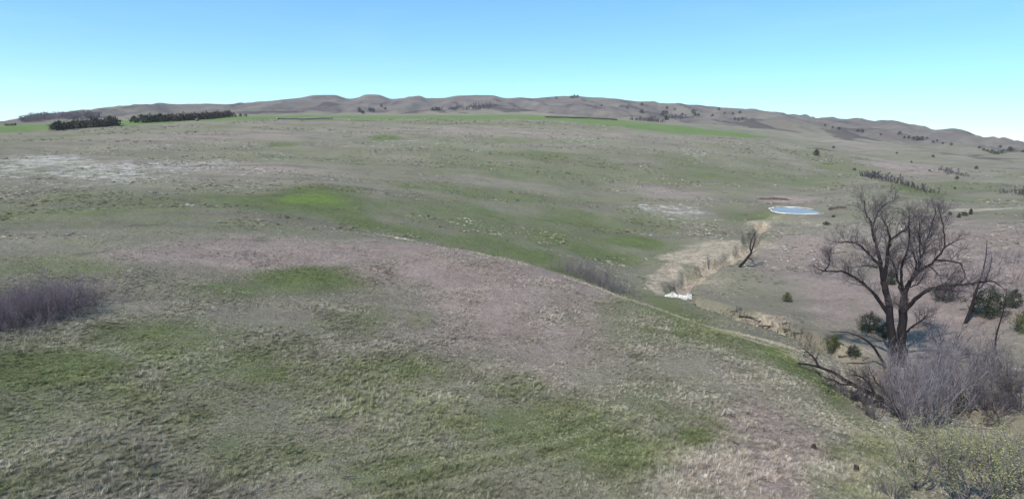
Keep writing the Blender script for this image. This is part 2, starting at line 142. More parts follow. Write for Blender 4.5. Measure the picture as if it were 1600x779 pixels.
JUNIPERS = [
 (67.21, 78.15, 4.52), (67.52, 86.81, 3.0), (49.86, 76.49, 3.03), (41.84, 70.53, 2.48),
 (42.77, 67.81, 1.59), (44.29, 89.2, 1.65), (65.51, 70.03, 3.42), (52.8, 59.39, 1.82),
 (65.31, 96.36, 2.65), (50.83, 74.19, 2.43), (42.85, 50.86, 2.07), (46.19, 53.57, 1.53),
 (72.55, 80.26, 2.78), (113.59, 145.86, 1.3), (116.91, 148.33, 1.16), (120.01, 150.43, 1.68),
 (114.58, 150.3, 1.01), (82.14, 149.46, 1.01), (88.8, 158.54, 0.71), (204.77, 396.44, 4.34),
]
SHELTERBELT = [
 (-269.75, 345.11, 4.52), (-270.19, 345.68, 4.34), (-269.13, 347.82, 4.98), (-267.74, 349.58, 4.33),
 (-266.39, 351.41, 4.02), (-265.07, 353.32, 4.9), (-263.13, 354.44, 5.14), (-261.19, 355.59, 4.33),
 (-258.69, 355.97, 4.43), (-256.4, 356.67, 5.35), (-254.86, 358.44, 5.15), (-253.89, 361.05, 4.43),
 (-252.75, 363.47, 4.99), (-251.68, 366.06, 5.76), (-250.82, 369.01, 5.19),
]
SHELTERBELT_LONG = [
 (-267.44, 413.52, 4.5), (-258.24, 407.55, 5.32), (-253.38, 404.76, 5.07), (-252.28, 407.21, 5.55),
 (-250.61, 408.79, 4.52), (-248.35, 409.43, 5.0), (-244.44, 407.33, 5.41), (-242.06, 407.76, 4.37),
 (-241.23, 410.84, 4.89), (-243.29, 418.97, 5.42), (-244.26, 425.38, 4.42), (-242.97, 427.94, 4.96),
 (-240.82, 429.04, 5.41), (-239.1, 430.94, 4.33), (-237.48, 433.06, 4.89), (-236.02, 435.55, 5.34),
 (-234.62, 438.18, 4.25), (-234.63, 443.56, 4.87), (-234.14, 448.12, 5.34), (-233.56, 452.6, 4.24),
 (-233.13, 457.5, 4.89), (-231.71, 460.55, 5.33), (-249.05, 501.45, 4.52), (-247.52, 504.94, 5.24),
 (-246.79, 510.17, 5.73),
]
HILL_TREES = [
 (526.58, 1002.2, 3.8), (483.48, 897.3, 2.92), (467.87, 850.68, 3.69), (549.44, 931.83, 5.06),
 (550.02, 945.21, 4.11), (587.57, 899.89, 4.89), (576.43, 869.94, 3.31), (577.64, 861.79, 4.22),
 (578.82, 853.67, 4.18), (578.84, 845.15, 5.98), (583.38, 842.55, 5.5), (592.1, 844.98, 2.76),
 (585.0, 820.88, 3.13), (590.33, 821.27, 2.68), (559.43, 767.08, 2.51), (556.35, 748.0, 3.26),
 (314.6, 481.35, 1.58), (270.9, 497.65, 1.9), (200.26, 342.0, 1.51), (342.09, 477.32, 2.09),
 (302.4, 381.13, 2.09), (237.11, 310.5, 1.71), (197.58, 258.86, 1.0), (556.93, 702.69, 3.07),
 (550.83, 687.88, 3.0), (549.28, 680.06, 2.97), (498.92, 612.38, 4.02), (478.83, 583.6, 3.19),
 (483.78, 585.75, 3.2), (544.43, 653.32, 4.28), (567.52, 671.17, 5.13), (762.9, 921.13, 4.02),
 (568.03, 654.61, 2.86), (547.57, 880.79, 2.87), (294.01, 431.69, 1.42), (247.88, 347.07, 1.15),
 (294.96, 1381.56, 6.7), (242.74, 1132.52, 7.34), (275.21, 1100.02, 8.33), (304.55, 1191.92, 7.73),
 (222.36, 867.99, 6.58), (368.26, 1224.81, 7.94), (364.09, 1196.64, 6.47), (370.07, 1195.08, 5.17),
 (373.98, 1121.35, 4.85), (427.63, 1245.57, 5.38), (451.39, 1189.78, 5.14), (437.82, 1190.56, 4.5),
 (346.86, 1355.58, 5.85), (348.59, 1233.59, 4.67), (424.55, 1200.61, 3.89), (358.79, 1333.93, 4.32),
 (-290.4, 1105.53, 8.38), (-209.48, 813.93, 4.41), (-275.74, 1124.03, 7.3), (-270.94, 1129.26, 7.33),
 (-259.0, 1181.27, 5.11), (-118.76, 887.59, 5.76), (-123.95, 890.39, 4.82), (-113.35, 882.92, 4.77),
 (-270.35, 1198.14, 5.18), (103.81, 1510.77, 5.69), (148.64, 1505.02, 8.1), (155.69, 1495.04, 7.24),
 (141.24, 1494.86, 6.43), (-239.46, 505.48, 2.19), (-260.73, 560.77, 2.74), (-256.79, 562.82, 2.44),
 (382.22, 993.63, 3.23), (241.44, 1277.09, 4.14), (199.46, 1369.03, 4.43),
]
BALE_ROWS = [
 (31.2, 606.1, 113.7, 657.4), (-172.3, 426.2, -152.8, 493.3), (-385.0, 443.5, -378.4, 444.9),
]
LONE_BALE = [
 (-219.05, 405.97, 1.32),
]
THICKETS = {
 'left': (850, 2.74, 3.4, [(-41.3, 40.6), (-40.0, 41.7), (-39.4, 43.3), (-39.1, 45.2), (-39.6, 47.5), (-40.4, 49.8)]),
 'crest': (260, 3.5, 3.2, [(9.4, 96.0), (12.7, 91.4), (15.6, 89.4), (18.6, 86.3)]),
 'creek': (170, 0.83, 0.9, [(33.2, 86.4), (35.0, 82.2), (37.5, 79.1), (39.4, 74.5), (42.0, 72.7)]),
 'slope': (330, 1.44, 5, [(75.1, 103.0), (82.6, 103.9), (92.6, 103.5), (82.2, 89.8), (67.3, 76.2), (63.8, 68.2)]),
 'draw': (230, 2.56, 4, [(187.8, 310.1), (171.1, 275.3), (169.6, 263.7), (171.5, 257.1), (173.5, 251.8), (175.7, 246.7), (171.0, 233.7)]),
 'upper_draw': (70, 2.21, 3, [(272.7, 373.5), (261.7, 351.2), (255.7, 333.9), (253.5, 322.9)]),
 'right_edge': (50, 2.01, 4, [(202.3, 238.0), (196.9, 227.1), (191.2, 215.3)]),
 'hill_hollow': (150, 4.94, 14, [(161.6, 804.1), (166.6, 786.5), (171.0, 760.2), (199.4, 815.6)]),
 'hill_gully': (200, 5.27, 12, [(199.2, 913.5), (210.9, 904.3), (227.6, 892.6), (263.9, 973.3), (344.8, 1178.3), (372.0, 1164.0)]),
 'hill_side': (80, 4.1, 9, [(368.0, 995.6), (364.6, 947.5), (384.4, 950.9)]),
 'butte_fold': (240, 7.1, 14, [(-132.4, 1169.5), (-106.1, 1093.2), (-89.1, 1102.6), (-70.7, 1095.2), (-57.4, 1135.6), (-48.9, 1229.0)]),
}
FAR_WOOD = [
 (-696.0, 861.86, 5.56), (-645.98, 853.37, 4.79), (-699.58, 833.71, 5.13), (-689.67, 853.0, 5.73),
 (-604.97, 834.74, 5.98), (-699.93, 853.76, 6.66), (-652.05, 848.75, 6.17), (-699.22, 840.41, 5.93),
 (-696.52, 872.56, 6.79), (-664.64, 857.37, 6.71), (-608.66, 820.27, 5.34), (-608.32, 833.76, 6.65),
 (-605.4, 842.46, 4.89), (-691.52, 852.78, 5.65), (-650.93, 863.86, 5.88), (-687.03, 873.13, 6.14),
 (-643.6, 846.87, 6.18), (-597.16, 838.35, 6.81), (-650.61, 870.69, 6.76), (-595.29, 841.51, 5.88),
 (-647.53, 873.37, 6.72), (-658.79, 865.88, 4.85), (-600.21, 830.45, 4.71), (-608.64, 834.18, 4.87),
 (-688.1, 860.08, 6.72), (-700.81, 839.61, 4.67), (-645.12, 870.74, 6.81), (-597.27, 847.21, 6.9),
 (-695.5, 872.49, 6.16), (-704.25, 842.13, 5.52), (-656.54, 868.9, 4.82), (-604.43, 839.15, 6.74),
 (-602.21, 840.61, 5.62), (-656.01, 853.53, 6.02), (-650.01, 851.76, 6.81), (-670.46, 870.54, 6.44),
 (-698.62, 865.33, 7.01), (-660.66, 859.86, 4.7), (-680.64, 869.23, 4.77), (-645.03, 853.96, 4.78),
 (-646.84, 858.35, 6.25), (-683.64, 863.36, 6.43), (-705.84, 842.8, 6.14), (-599.45, 847.64, 5.65),
 (-654.17, 862.76, 5.54), (-692.25, 868.55, 6.13), (-693.03, 867.66, 6.54), (-701.58, 838.13, 6.24),
 (-693.96, 870.45, 6.63), (-699.72, 866.97, 5.74), (-664.0, 893.09, 5.63), (-682.86, 859.4, 5.7),
 (-606.27, 839.89, 5.33), (-613.3, 816.83, 5.44), (-701.85, 867.65, 5.97), (-695.44, 853.95, 6.6),
 (-703.37, 863.14, 6.59), (-641.23, 852.81, 5.44), (-707.26, 859.91, 6.54), (-695.45, 866.33, 5.69),
 (-683.7, 874.04, 6.94), (-710.0, 867.4, 6.94), (-598.68, 832.48, 5.51), (-595.76, 839.79, 5.07),
 (-609.06, 825.73, 5.98), (-675.04, 878.55, 5.59), (-702.17, 868.47, 6.11), (-688.0, 858.89, 4.78),
 (-599.53, 837.72, 6.66), (-598.39, 834.82, 5.85), (-700.26, 834.55, 4.93), (-689.49, 862.84, 5.93),
 (-667.61, 851.97, 6.05), (-691.41, 871.98, 6.78), (-659.98, 851.96, 5.45), (-699.09, 859.67, 6.59),
 (-696.65, 852.6, 6.78), (-604.72, 829.26, 4.52), (-615.22, 816.16, 4.55), (-696.21, 867.4, 5.96),
 (-682.6, 873.06, 6.59), (-707.09, 841.39, 4.87), (-714.44, 868.07, 7.02), (-606.97, 840.75, 5.71),
 (-692.59, 869.53, 5.56), (-643.45, 856.8, 5.5), (-702.14, 862.7, 4.98), (-648.79, 849.48, 5.5),
 (-705.32, 850.38, 5.49), (-643.94, 850.58, 5.5), (-606.8, 831.54, 5.49), (-686.38, 870.08, 6.39),
 (-675.47, 863.31, 5.78), (-695.5, 862.31, 6.32), (-702.47, 845.6, 5.58), (-599.07, 833.02, 5.38),
 (-599.12, 836.13, 5.14), (-684.61, 882.48, 6.74), (-612.44, 817.5, 6.21), (-640.39, 855.81, 5.96),
 (-700.86, 848.06, 4.63), (-697.93, 850.17, 4.73), (-768.84, 928.9, 7.28), (-707.14, 867.35, 6.7),
 (-697.14, 845.96, 6.16), (-601.62, 829.62, 5.82), (-611.99, 838.85, 6.3), (-654.6, 850.27, 4.87),
 (-606.65, 822.89, 4.61), (-689.38, 866.47, 6.66), (-699.46, 867.16, 5.3), (-643.55, 851.89, 5.54),
 (-687.89, 871.34, 5.57), (-688.17, 879.89, 5.98), (-598.09, 847.2, 6.32), (-698.66, 853.6, 6.4),
 (-643.17, 860.75, 5.81), (-613.68, 816.23, 4.77), (-698.78, 844.39, 6.7), (-667.33, 868.06, 6.41),
 (-703.32, 863.46, 5.16), (-655.53, 863.46, 5.24), (-609.82, 818.3, 5.11), (-643.96, 866.97, 6.72),
 (-657.15, 865.49, 5.21), (-702.42, 838.64, 5.44), (-703.09, 861.04, 5.44), (-654.99, 893.53, 7.26),
 (-668.97, 864.14, 5.8), (-602.63, 830.89, 5.77), (-662.36, 855.73, 6.65), (-676.86, 861.95, 6.94),
 (-682.29, 879.87, 5.34), (-638.77, 861.68, 6.93), (-605.79, 838.89, 4.99), (-698.01, 867.83, 6.38),
 (-600.58, 831.79, 5.1), (-604.6, 838.95, 5.52), (-661.68, 895.12, 5.09), (-606.44, 836.54, 5.35),
 (-647.21, 851.26, 4.64), (-689.92, 868.89, 5.87), (-697.66, 859.75, 6.91), (-684.34, 870.26, 5.01),
 (-691.44, 861.52, 4.95), (-598.84, 833.93, 4.75), (-599.72, 844.33, 6.36), (-644.55, 876.35, 6.37),
 (-640.44, 853.67, 5.26), (-606.13, 822.96, 5.98), (-679.98, 887.92, 6.01), (-683.41, 862.99, 6.29),
 (-673.95, 884.79, 6.36), (-653.55, 868.15, 6.81), (-652.57, 870.8, 6.93), (-705.77, 859.78, 6.36),
 (-647.39, 854.3, 6.15), (-681.68, 877.46, 5.19), (-699.55, 841.48, 6.31), (-649.73, 848.78, 5.44),
 (-695.48, 865.53, 6.76), (-701.71, 840.46, 5.14), (-613.92, 836.46, 5.3), (-683.25, 870.78, 6.56),
 (-680.15, 858.84, 4.93), (-697.97, 869.65, 4.99), (-607.9, 829.46, 4.93), (-701.14, 861.1, 6.42),
 (-604.55, 830.62, 5.85), (-704.17, 858.52, 5.12),
]
BARE_SHRUBS = [
 (33.3, 42.73, 6.19), (36.35, 44.96, 6.07), (32.05, 43.63, 5.25), (30.48, 40.44, 4.64),
 (42.58, 50.98, 7.22), (30.97, 44.11, 3.7), (43.42, 51.19, 5.81), (43.96, 49.25, 4.72),
 (45.48, 56.4, 5.02), (29.48, 44.43, 2.55), (43.17, 49.08, 3.54), (43.93, 47.8, 3.44),
 (49.08, 52.94, 3.15), (28.14, 40.97, 2.22), (27.76, 44.31, 2.12), (36.94, 51.42, 5.22),
 (41.5, 55.24, 6.27), (48.87, 57.4, 4.76), (50.3, 55.11, 4.25), (46.25, 48.44, 4.64),
 (51.57, 64.36, 4.54),
]
BUDDING = [
 (22.14, 28.02, 3.29), (23.51, 25.96, 3.87), (24.78, 25.74, 4.0), (26.65, 32.08, 2.95),
 (27.78, 27.68, 3.76), (20.16, 26.97, 2.0), (29.95, 32.48, 2.79), (29.57, 34.24, 2.3),
 (34.52, 35.52, 2.38), (28.53, 36.29, 1.99),
]
LOGS = [
 (34.35, 84.29, 0.49, 0.3), (35.68, 82.16, 0.76, -0.5), (37.56, 78.94, 0.83, -0.35), (38.96, 77.88, 0.45, 0.6),
 (38.91, 76.34, 0.44, -0.2), (36.98, 81.13, 0.47, 0.2), (43.88, 66.56, 0.31, 0.05), (42.16, 68.49, 0.4, -0.1),
 (39.47, 74.72, 0.44, -0.4),
]
STICKS = [
 (9.27, 34.64, 0.67, -0.35), (13.88, 28.11, 0.9, -0.1), (18.75, 35.07, 0.68, 0.15), (10.88, 35.15, 0.43, -0.5),
 (-3.98, 31.62, 0.96, 0.15), (-8.25, 26.97, 0.8, -0.3), (-0.55, 33.13, 0.8, 0.25), (14.33, 33.04, 0.36, -0.4),
 (-11.42, 28.88, 0.5, 0.3),
]
STUMPS = [
 (20.17, 30.12, 0.74), (19.32, 33.17, 0.57),
]
WHITE_ROCK = [
 (26.95, 88.74, 1.02),
]
SOIL_BANKS = [
 (97.0, 170.72, 0.95), (92.75, 203.29, 0.68),
]
TRACK = [
 (117.4, 158.4), (126.3, 164.5), (134.1, 167.4), (138.5, 166.1),
 (144.0, 166.2), (150.9, 165.7), (161.9, 161.9),
]
TYRE = [
 (-12.4, 24.1), (-10.3, 25.8), (-7.9, 27.5), (-5.4, 28.9),
 (-2.7, 30.0), (0.3, 31.1), (3.5, 33.0), (6.7, 35.4),
 (9.8, 37.9),
]
# ---------------------------------------------------------------- terrain maths
def hash2(ix, iy, seed):
    h = (ix.astype(np.int64)*374761393 + iy.astype(np.int64)*668265263 + seed*974634777) & 0xFFFFFFFF
    h = ((h ^ (h >> 13))*1274126177) & 0xFFFFFFFF
    return ((h ^ (h >> 16)) & 0xFFFFFF)/float(0xFFFFFF)
def vnoise(x, y, seed=0):
    xi = np.floor(x); yi = np.floor(y); fx = x-xi; fy = y-yi
    fx = fx*fx*fx*(fx*(fx*6-15)+10); fy = fy*fy*fy*(fy*(fy*6-15)+10)
    xi = xi.astype(np.int64); yi = yi.astype(np.int64)
    a = hash2(xi, yi, seed); b = hash2(xi+1, yi, seed); c = hash2(xi, yi+1, seed); d = hash2(xi+1, yi+1, seed)
    return (a*(1-fx)+b*fx)*(1-fy)+(c*(1-fx)+d*fx)*fy
def fbm(x, y, oct=4, seed=0):
    s = 0.; a = 1.; t = 0.
    for o in range(oct):
        s = s+a*(vnoise(x, y, seed+o*17)-.5); t += a; a *= .5; x = x*2.03+11.3; y = y*2.03-7.1
    return s/t*2
def sstep(a, b, x):
    t = np.clip((x-a)/(b-a), 0, 1); return t*t*(3-2*t)
def pchip_slopes(x, y):
    h = np.diff(x, axis=0); d = np.diff(y, axis=0)/h
    m = np.zeros_like(y); m[0] = d[0]; m[-1] = d[-1]
    w1 = 2*h[1:]+h[:-1]; w2 = h[1:]+2*h[:-1]
    same = d[1:]*d[:-1] > 0
    with np.errstate(divide='ignore', invalid='ignore'):
        hm = (w1+w2)/(w1/d[:-1]+w2/d[1:])
    m[1:-1] = np.where(same, hm, 0); return m
def pchip1(x, y, q):
    x = np.array(x, float); y = np.array(y, float); m = pchip_slopes(x, y)
    i = np.clip(np.searchsorted(x, q)-1, 0, len(x)-2); h = x[i+1]-x[i]; t = (q-x[i])/h
    t = np.clip(t, 0, 1)
    return (2*t**3-3*t**2+1)*y[i]+(t**3-2*t**2+t)*h*m[i]+(-2*t**3+3*t**2)*y[i+1]+(t**3-t**2)*h*m[i+1]
# grid columns (azimuth, clockwise from +Y) and rows (distance from the middle of the sheet)
AZ = np.radians(np.concatenate([np.arange(-180, -54, 4.), np.arange(-54, 54.01, .17), np.arange(57, 180, 4.)]))
_r = [3.]
while _r[-1] < 2700:
    q = _r[-1]; _r.append(q*(1.06 if q < 20 else 1.0095 if q < 260 else 1.016))
RR = np.array(_r+[2900, 3150, 3400.])
def build_heights():
    nk = len(LANDFORM)
    lr = np.zeros((nk+2, len(AZ))); e = np.zeros_like(lr)
    azc = np.clip(AZ, math.radians(-56), math.radians(56))
    lr[0] = math.log(3.); e[0] = -EYE/3.
    for k, kn in enumerate(LANDFORM):
        a = [math.radians(p[0]) for p in kn]
        lr[k+1] = np.log(pchip1(a, [p[1] for p in kn], azc))
        e[k+1] = pchip1(a, [(p[2]-EYE)/p[1] for p in kn], azc)
    lr[nk+1] = math.log(3450.); e[nk+1] = -70/3450.
    m = pchip_slopes(lr, e)
    LQ = np.log(RR)
    Z = np.zeros((len(RR), len(AZ)))
    for i, q in enumerate(LQ):
        j = np.clip((lr <= q).sum(0)-1, 0, lr.shape[0]-2); c = np.arange(len(AZ))
        h = lr[j+1, c]-lr[j, c]; t = np.clip((q-lr[j, c])/h, 0, 1)
        ev = (2*t**3-3*t**2+1)*e[j, c]+(t**3-2*t**2+t)*h*m[j, c]+(-2*t**3+3*t**2)*e[j+1, c]+(t**3-t**2)*h*m[j+1, c]
        Z[i] = EYE+ev*RR[i]
    X = RR[:, None]*np.sin(AZ)[None]; Y = RR[:, None]*np.cos(AZ)[None]; R = RR[:, None]+0*X
    Z += .16*fbm(X/3.2, Y/3.2, 3, 1)*sstep(15, 30, R)*(1-sstep(150, 300, R))
    Z += .75*fbm(X/17, Y/17, 3, 5)*sstep(30, 70, R)*(1-.5*sstep(300, 700, R))
    Z += 1.7*fbm(X/70, Y/70, 4, 9)*sstep(110, 300, R)
    w = sstep(760, 1000, R)*(1-sstep(1330, 1560, R))
    n = fbm(X/150, Y/230, 4, 21)
    Z += w*(4.5*fbm(X/45, Y/70, 3, 39)+15*n+5-26*np.abs(fbm(X/110+3, Y/380, 4, 33)))+sstep(1300, 1500, R)*(1-sstep(1500, 1590, R))*5*fbm(X/60, Y/200, 3, 35)
    wr = sstep(210, 420, R)*sstep(math.radians(20), math.radians(28), AZ)[None]*(1-sstep(1200, 1400, R))
    Z += wr*(3.2*fbm(X/55, Y/90, 4, 41)-5.5*np.abs(fbm(X/90, Y/150, 3, 55)))
    # dug-out basin of the stock pond
    for (cx, cy, ra, rb, ang, lev) in [POND]:
        dx = X-cx; dy = Y-cy; c, s = math.cos(ang), math.sin(ang)
        q = np.sqrt(((dx*c+dy*s)/ra)**2+((-dx*s+dy*c)/rb)**2)
        k = 1-sstep(.9, 2.1, q)
        Z = Z*(1-k)+k*(lev-.9+1.05*sstep(.55, 1.02, q)+.9*sstep(1.05, 1.9, q))
    # creek bed: a shallow channel along the draw
    d = np.full(X.shape, 1e9)
    for (x0, y0), (x1, y1) in zip(CREEK[:-1], CREEK[1:]):
        vx, vy = x1-x0, y1-y0; t = np.clip(((X-x0)*vx+(Y-y0)*vy)/(vx*vx+vy*vy), 0, 1)
        d = np.minimum(d, np.hypot(X-x0-t*vx, Y-y0-t*vy))
    Z -= 1.9*(1-sstep(1.1, 2.5, d+1.8*fbm(X/3, Y/3, 3, 71)))
    return X, Y, Z, d
GX, GY, GZ, CREEKD = build_heights()
LRR = np.log(RR)
def ground(x, y):
    """height of the terrain sheet under (x, y)"""
    x = np.asarray(x, float); y = np.asarray(y, float)
    r = np.clip(np.hypot(x, y), RR[0], RR[-1]*.999); a = np.arctan2(x, y)
    i = np.clip(np.searchsorted(RR, r)-1, 0, len(RR)-2); j = np.clip(np.searchsorted(AZ, a)-1, 0, len(AZ)-2)
    t = (r-RR[i])/(RR[i+1]-RR[i]); s = (a-AZ[j])/(AZ[j+1]-AZ[j])
    return (GZ[i, j]*(1-t)+GZ[i+1, j]*t)*(1-s)+(GZ[i, j+1]*(1-t)+GZ[i+1, j+1]*t)*s

# ---------------------------------------------------------------- materials
def material(name):
    m = bpy.data.materials.new(name); m.use_nodes = True
    n = m.node_tree; n.nodes.clear()
    out = n.nodes.new('ShaderNodeOutputMaterial'); p = n.nodes.new('ShaderNodeBsdfPrincipled')
    p.inputs['Roughness'].default_value = .9; p.inputs['Specular IOR Level'].default_value = .15
    n.links.new(p.outputs[0], out.inputs[0]); return m, n, p
class G:
    """small helper that writes shader graphs"""
    def __init__(s, n): s.n = n
    def node(s, t, **k):
        x = s.n.nodes.new(t)
        for a, b in k.items(): setattr(x, a, b)
        return x
    def put(s, sock, v):
        if hasattr(v, 'is_output') or isinstance(v, bpy.types.NodeSocket): s.n.links.new(v, sock)
        else: sock.default_value = v
    def attr(s, name, kind='GEOMETRY'):
        a = s.node('ShaderNodeAttribute', attribute_name=name, attribute_type=kind); return a
    def pos(s): return s.node('ShaderNodeNewGeometry').outputs['Position']
    def noise(s, scale, detail=4, rough=.55, vec=None, dist=0.):
        x = s.node('ShaderNodeTexNoise'); x.inputs['Scale'].default_value = scale; x.inputs['Detail'].default_value = detail
        x.inputs['Roughness'].default_value = rough; x.inputs['Distortion'].default_value = dist
        s.n.links.new(vec if vec is not None else s.pos(), x.inputs['Vector']); return x.outputs['Fac']
    def math(s, op, a, b=0., c=0.):
        x = s.node('ShaderNodeMath', operation=op)
        s.put(x.inputs[0], a); s.put(x.inputs[1], b); s.put(x.inputs[2], c); return x.outputs[0]
    def ramp(s, v, lo, hi):
        x = s.node('ShaderNodeMapRange', interpolation_type='SMOOTHSTEP'); s.put(x.inputs[0], v)
        x.inputs[1].default_value = lo; x.inputs[2].default_value = hi; return x.outputs[0]
    def mix(s, f, a, b):
        x = s.node('ShaderNodeMix', data_type='RGBA')
        s.put(x.inputs[0], f); s.put(x.inputs[6], a if not isinstance(a, tuple) else (*a, 1)); s.put(x.inputs[7], b if not isinstance(b, tuple) else (*b, 1))
        return x.outputs[2]
    def scale(s, col, f):
        x = s.node('ShaderNodeVectorMath', operation='SCALE'); s.put(x.inputs[0], col); s.put(x.inputs[3], f); return x.outputs[0]
    def stretch(s, sx, sy, sz, rz=0.):
        x = s.node('ShaderNodeMapping'); s.n.links.new(s.pos(), x.inputs[0])
        x.inputs['Scale'].default_value = (sx, sy, sz); x.inputs['Rotation'].default_value = (0, 0, rz); return x.outputs[0]
def bark(name, a, b, scale=6.):
    m, n, p = material(name); g = G(n)
    v = g.stretch(1, 1, .25)
    c = g.mix(g.ramp(g.noise(scale, 5, .6, v), .35, .65), a, b)
    n.links.new(c, p.inputs['Base Color'])
    bp = g.node('ShaderNodeBump'); bp.inputs['Strength'].default_value = .6; bp.inputs['Distance'].default_value = .04
    n.links.new(g.noise(scale*3, 4, .6, v), bp.inputs['Height']); n.links.new(bp.outputs[0], p.inputs['Normal'])
    return m
def leafy(name, a, b, scale=1.3):
    m, n, p = material(name); g = G(n)
    info = g.node('ShaderNodeObjectInfo')
    f = g.math('ADD', g.ramp(g.noise(scale, 3), .3, .7), g.math('MULTIPLY_ADD', info.outputs['Random'], .5, -.25))
    n.links.new(g.mix(f, a, b), p.inputs['Base Color']); return m
M = {}
M['twig_dark'] = bark('twig_dark', (.075, .062, .066), (.035, .028, .03), 2.)
M['bark'] = bark('bark', (.03, .024, .025), (.015, .012, .013))
M['dead_wood'] = bark('dead_wood', (.13, .11, .1), (.05, .042, .04))
M['twig'] = bark('twig', (.16, .135, .14), (.085, .07, .075), 2.)
M['twig_grey'] = bark('twig_grey', (.25, .225, .235), (.13, .112, .125), 2.)
M['twig_plum'] = bark('twig_plum', (.2, .168, .19), (.105, .086, .105), 1.2)
M['twig_far'] = bark('twig_far', (.12, .1, .108), (.065, .055, .06), .2)
M['twig_wood'] = bark('twig_wood', (.2, .165, .17), (.13, .105, .11), .05)
M['bud'] = leafy('bud', (.22, .24, .08), (.34, .33, .15), 1.5)
M['juniper'] = leafy('juniper', (.026, .033, .022), (.055, .065, .035))
M['juniper_olive'] = leafy('juniper_olive', (.05, .06, .022), (.11, .12, .045))
M['cedar_brown'] = leafy('cedar_brown', (.055, .048, .036), (.105, .085, .06), .5)
M['cedar_green'] = leafy('cedar_green', (.028, .04, .025), (.05, .065, .04), .5)
M['hill_tree'] = leafy('hill_tree', (.03, .033, .03), (.055, .055, .05), .1)
def simple(name, a, b, scale, rough=.9):
    m, n, p = material(name); g = G(n); p.inputs['Roughness'].default_value = rough
    n.links.new(g.mix(g.ramp(g.noise(scale, 5), .35, .65), a, b), p.inputs['Base Color'])
    bp = g.node('ShaderNodeBump'); bp.inputs['Strength'].default_value = .5; bp.inputs['Distance'].default_value = .1
    n.links.new(g.noise(scale*2.5, 4), bp.inputs['Height']); n.links.new(bp.outputs[0], p.inputs['Normal']); return m
M['hay_pale'] = simple('hay_pale', (.38, .345, .28), (.27, .24, .18), 3.)
M['hay'] = simple('hay', (.17, .145, .1), (.09, .076, .055), 3.)
M['white_rock'] = simple('white_rock', (.7, .69, .67), (.42, .4, .37), 2.)
M['salt_crust'] = simple('salt_crust', (.85, .84, .82), (.66, .63, .6), 1.)
M['dark_soil'] = simple('dark_soil', (.1, .078, .068), (.055, .044, .04), 1.2)
M['track'] = simple('track', (.36, .325, .28), (.28, .25, .21), .6)
m, n, p = material('pond_water'); g = G(n); M['water'] = m
p.inputs['Base Color'].default_value = (.22, .225, .225, 1); p.inputs['Roughness'].default_value = .28; p.inputs['Specular IOR Level'].default_value = .6; p.inputs['IOR'].default_value = 1.33
bp = g.node('ShaderNodeBump'); bp.inputs['Strength'].default_value = .05; bp.inputs['Distance'].default_value = .02
n.links.new(g.noise(2.2, 3), bp.inputs['Height']); n.links.new(bp.outputs[0], p.inputs['Normal'])

# ground
DRY_A, DRY_B = (.19, .168, .13), (.345, .305, .245)
GREEN_A, GREEN_B = (.092, .12, .046), (.16, .195, .07)
m, n, p = material('prairie'); g = G(n); M['ground'] = m
a_g = g.attr('green').outputs['Fac']; a_b = g.attr('brown').outputs['Fac']; a_p = g.attr('pale').outputs['Fac']
a_s = g.attr('bare').outputs['Fac']; a_f = g.attr('field').outputs['Fac']; a_w = g.attr('far').outputs['Fac']
n_big = g.noise(.028, 5, .6); n_mid = g.noise(.22, 5, .62, dist=.6); n_fine = g.noise(1.6, 5, .7); n_tuft = g.noise(6.5, 4, .7)
n_wide = g.noise(.009, 4, .6, g.stretch(1, 2.4, 1)); n_streak = g.noise(.05, 6, .68, g.stretch(.55, 1.9, 1, .25), .4)
n_fleck = g.noise(.42, 7, .8); grain = g.math('ADD', g.math('MULTIPLY', n_fine, .5), g.math('MULTIPLY', n_tuft, .5))
dry = g.mix(g.ramp(g.math('ADD', g.math('MULTIPLY', n_streak, .7), g.math('MULTIPLY', grain, .45)), .42, .74), DRY_A, DRY_B)
grn = g.mix(g.ramp(g.math('ADD', g.math('MULTIPLY', grain, .6), g.math('MULTIPLY', n_mid, .4)), .35, .65), GREEN_A, GREEN_B)
gf = g.math('ADD', g.math('MULTIPLY', a_g, 1.1), g.math('MULTIPLY', g.math('SUBTRACT', g.math('ADD', g.math('MULTIPLY', n_streak, .7), g.math('ADD', g.math('MULTIPLY', n_big, .5), g.math('MULTIPLY', n_wide, .5))), .79), 2.4))
gf = g.math('ADD', gf, g.math('MULTIPLY', g.math('SUBTRACT', g.math('ADD', grain, n_mid), 1.), .7))
gf = g.math('SUBTRACT', gf, g.math('MULTIPLY', a_b, .6))
gf = g.math('MULTIPLY', g.ramp(gf, -.2, .9), .9)
c = g.mix(gf, dry, g.mix(g.ramp(a_g, .7, 1.25), grn, (.15, .215, .045)))
brn = g.mix(g.ramp(g.math('ADD', g.math('MULTIPLY', grain, .6), g.math('MULTIPLY', n_mid, .4)), .35, .66), (.235, .178, .155), (.415, .33, .295))
c = g.mix(g.math('MULTIPLY', g.ramp(g.math('ADD', a_b, g.math('MULTIPLY', g.math('SUBTRACT', g.math('ADD', n_mid, n_streak), 1.), .9)), .1, .9), .85), c, brn)
pl = g.ramp(g.math('ADD', g.math('MULTIPLY', a_p, .16), g.math('ADD', g.math('MULTIPLY', n_fleck, .75), g.math('MULTIPLY', n_mid, .32))), .655, .76)
c = g.mix(g.math('MULTIPLY', pl, .78), c, (.6, .555, .51))
spot = g.ramp(g.math('ADD', g.noise(.16, 6, .72), g.math('MULTIPLY', n_big, .3)), .74, .84)
c = g.mix(g.math('MULTIPLY', spot, .55), c, (.1, .098, .075))
soil = g.mix(g.ramp(g.math('ADD', g.math('MULTIPLY', n_fine, .5), g.math('MULTIPLY', n_fleck, .5)), .38, .62), (.27, .215, .15), (.56, .48, .37))
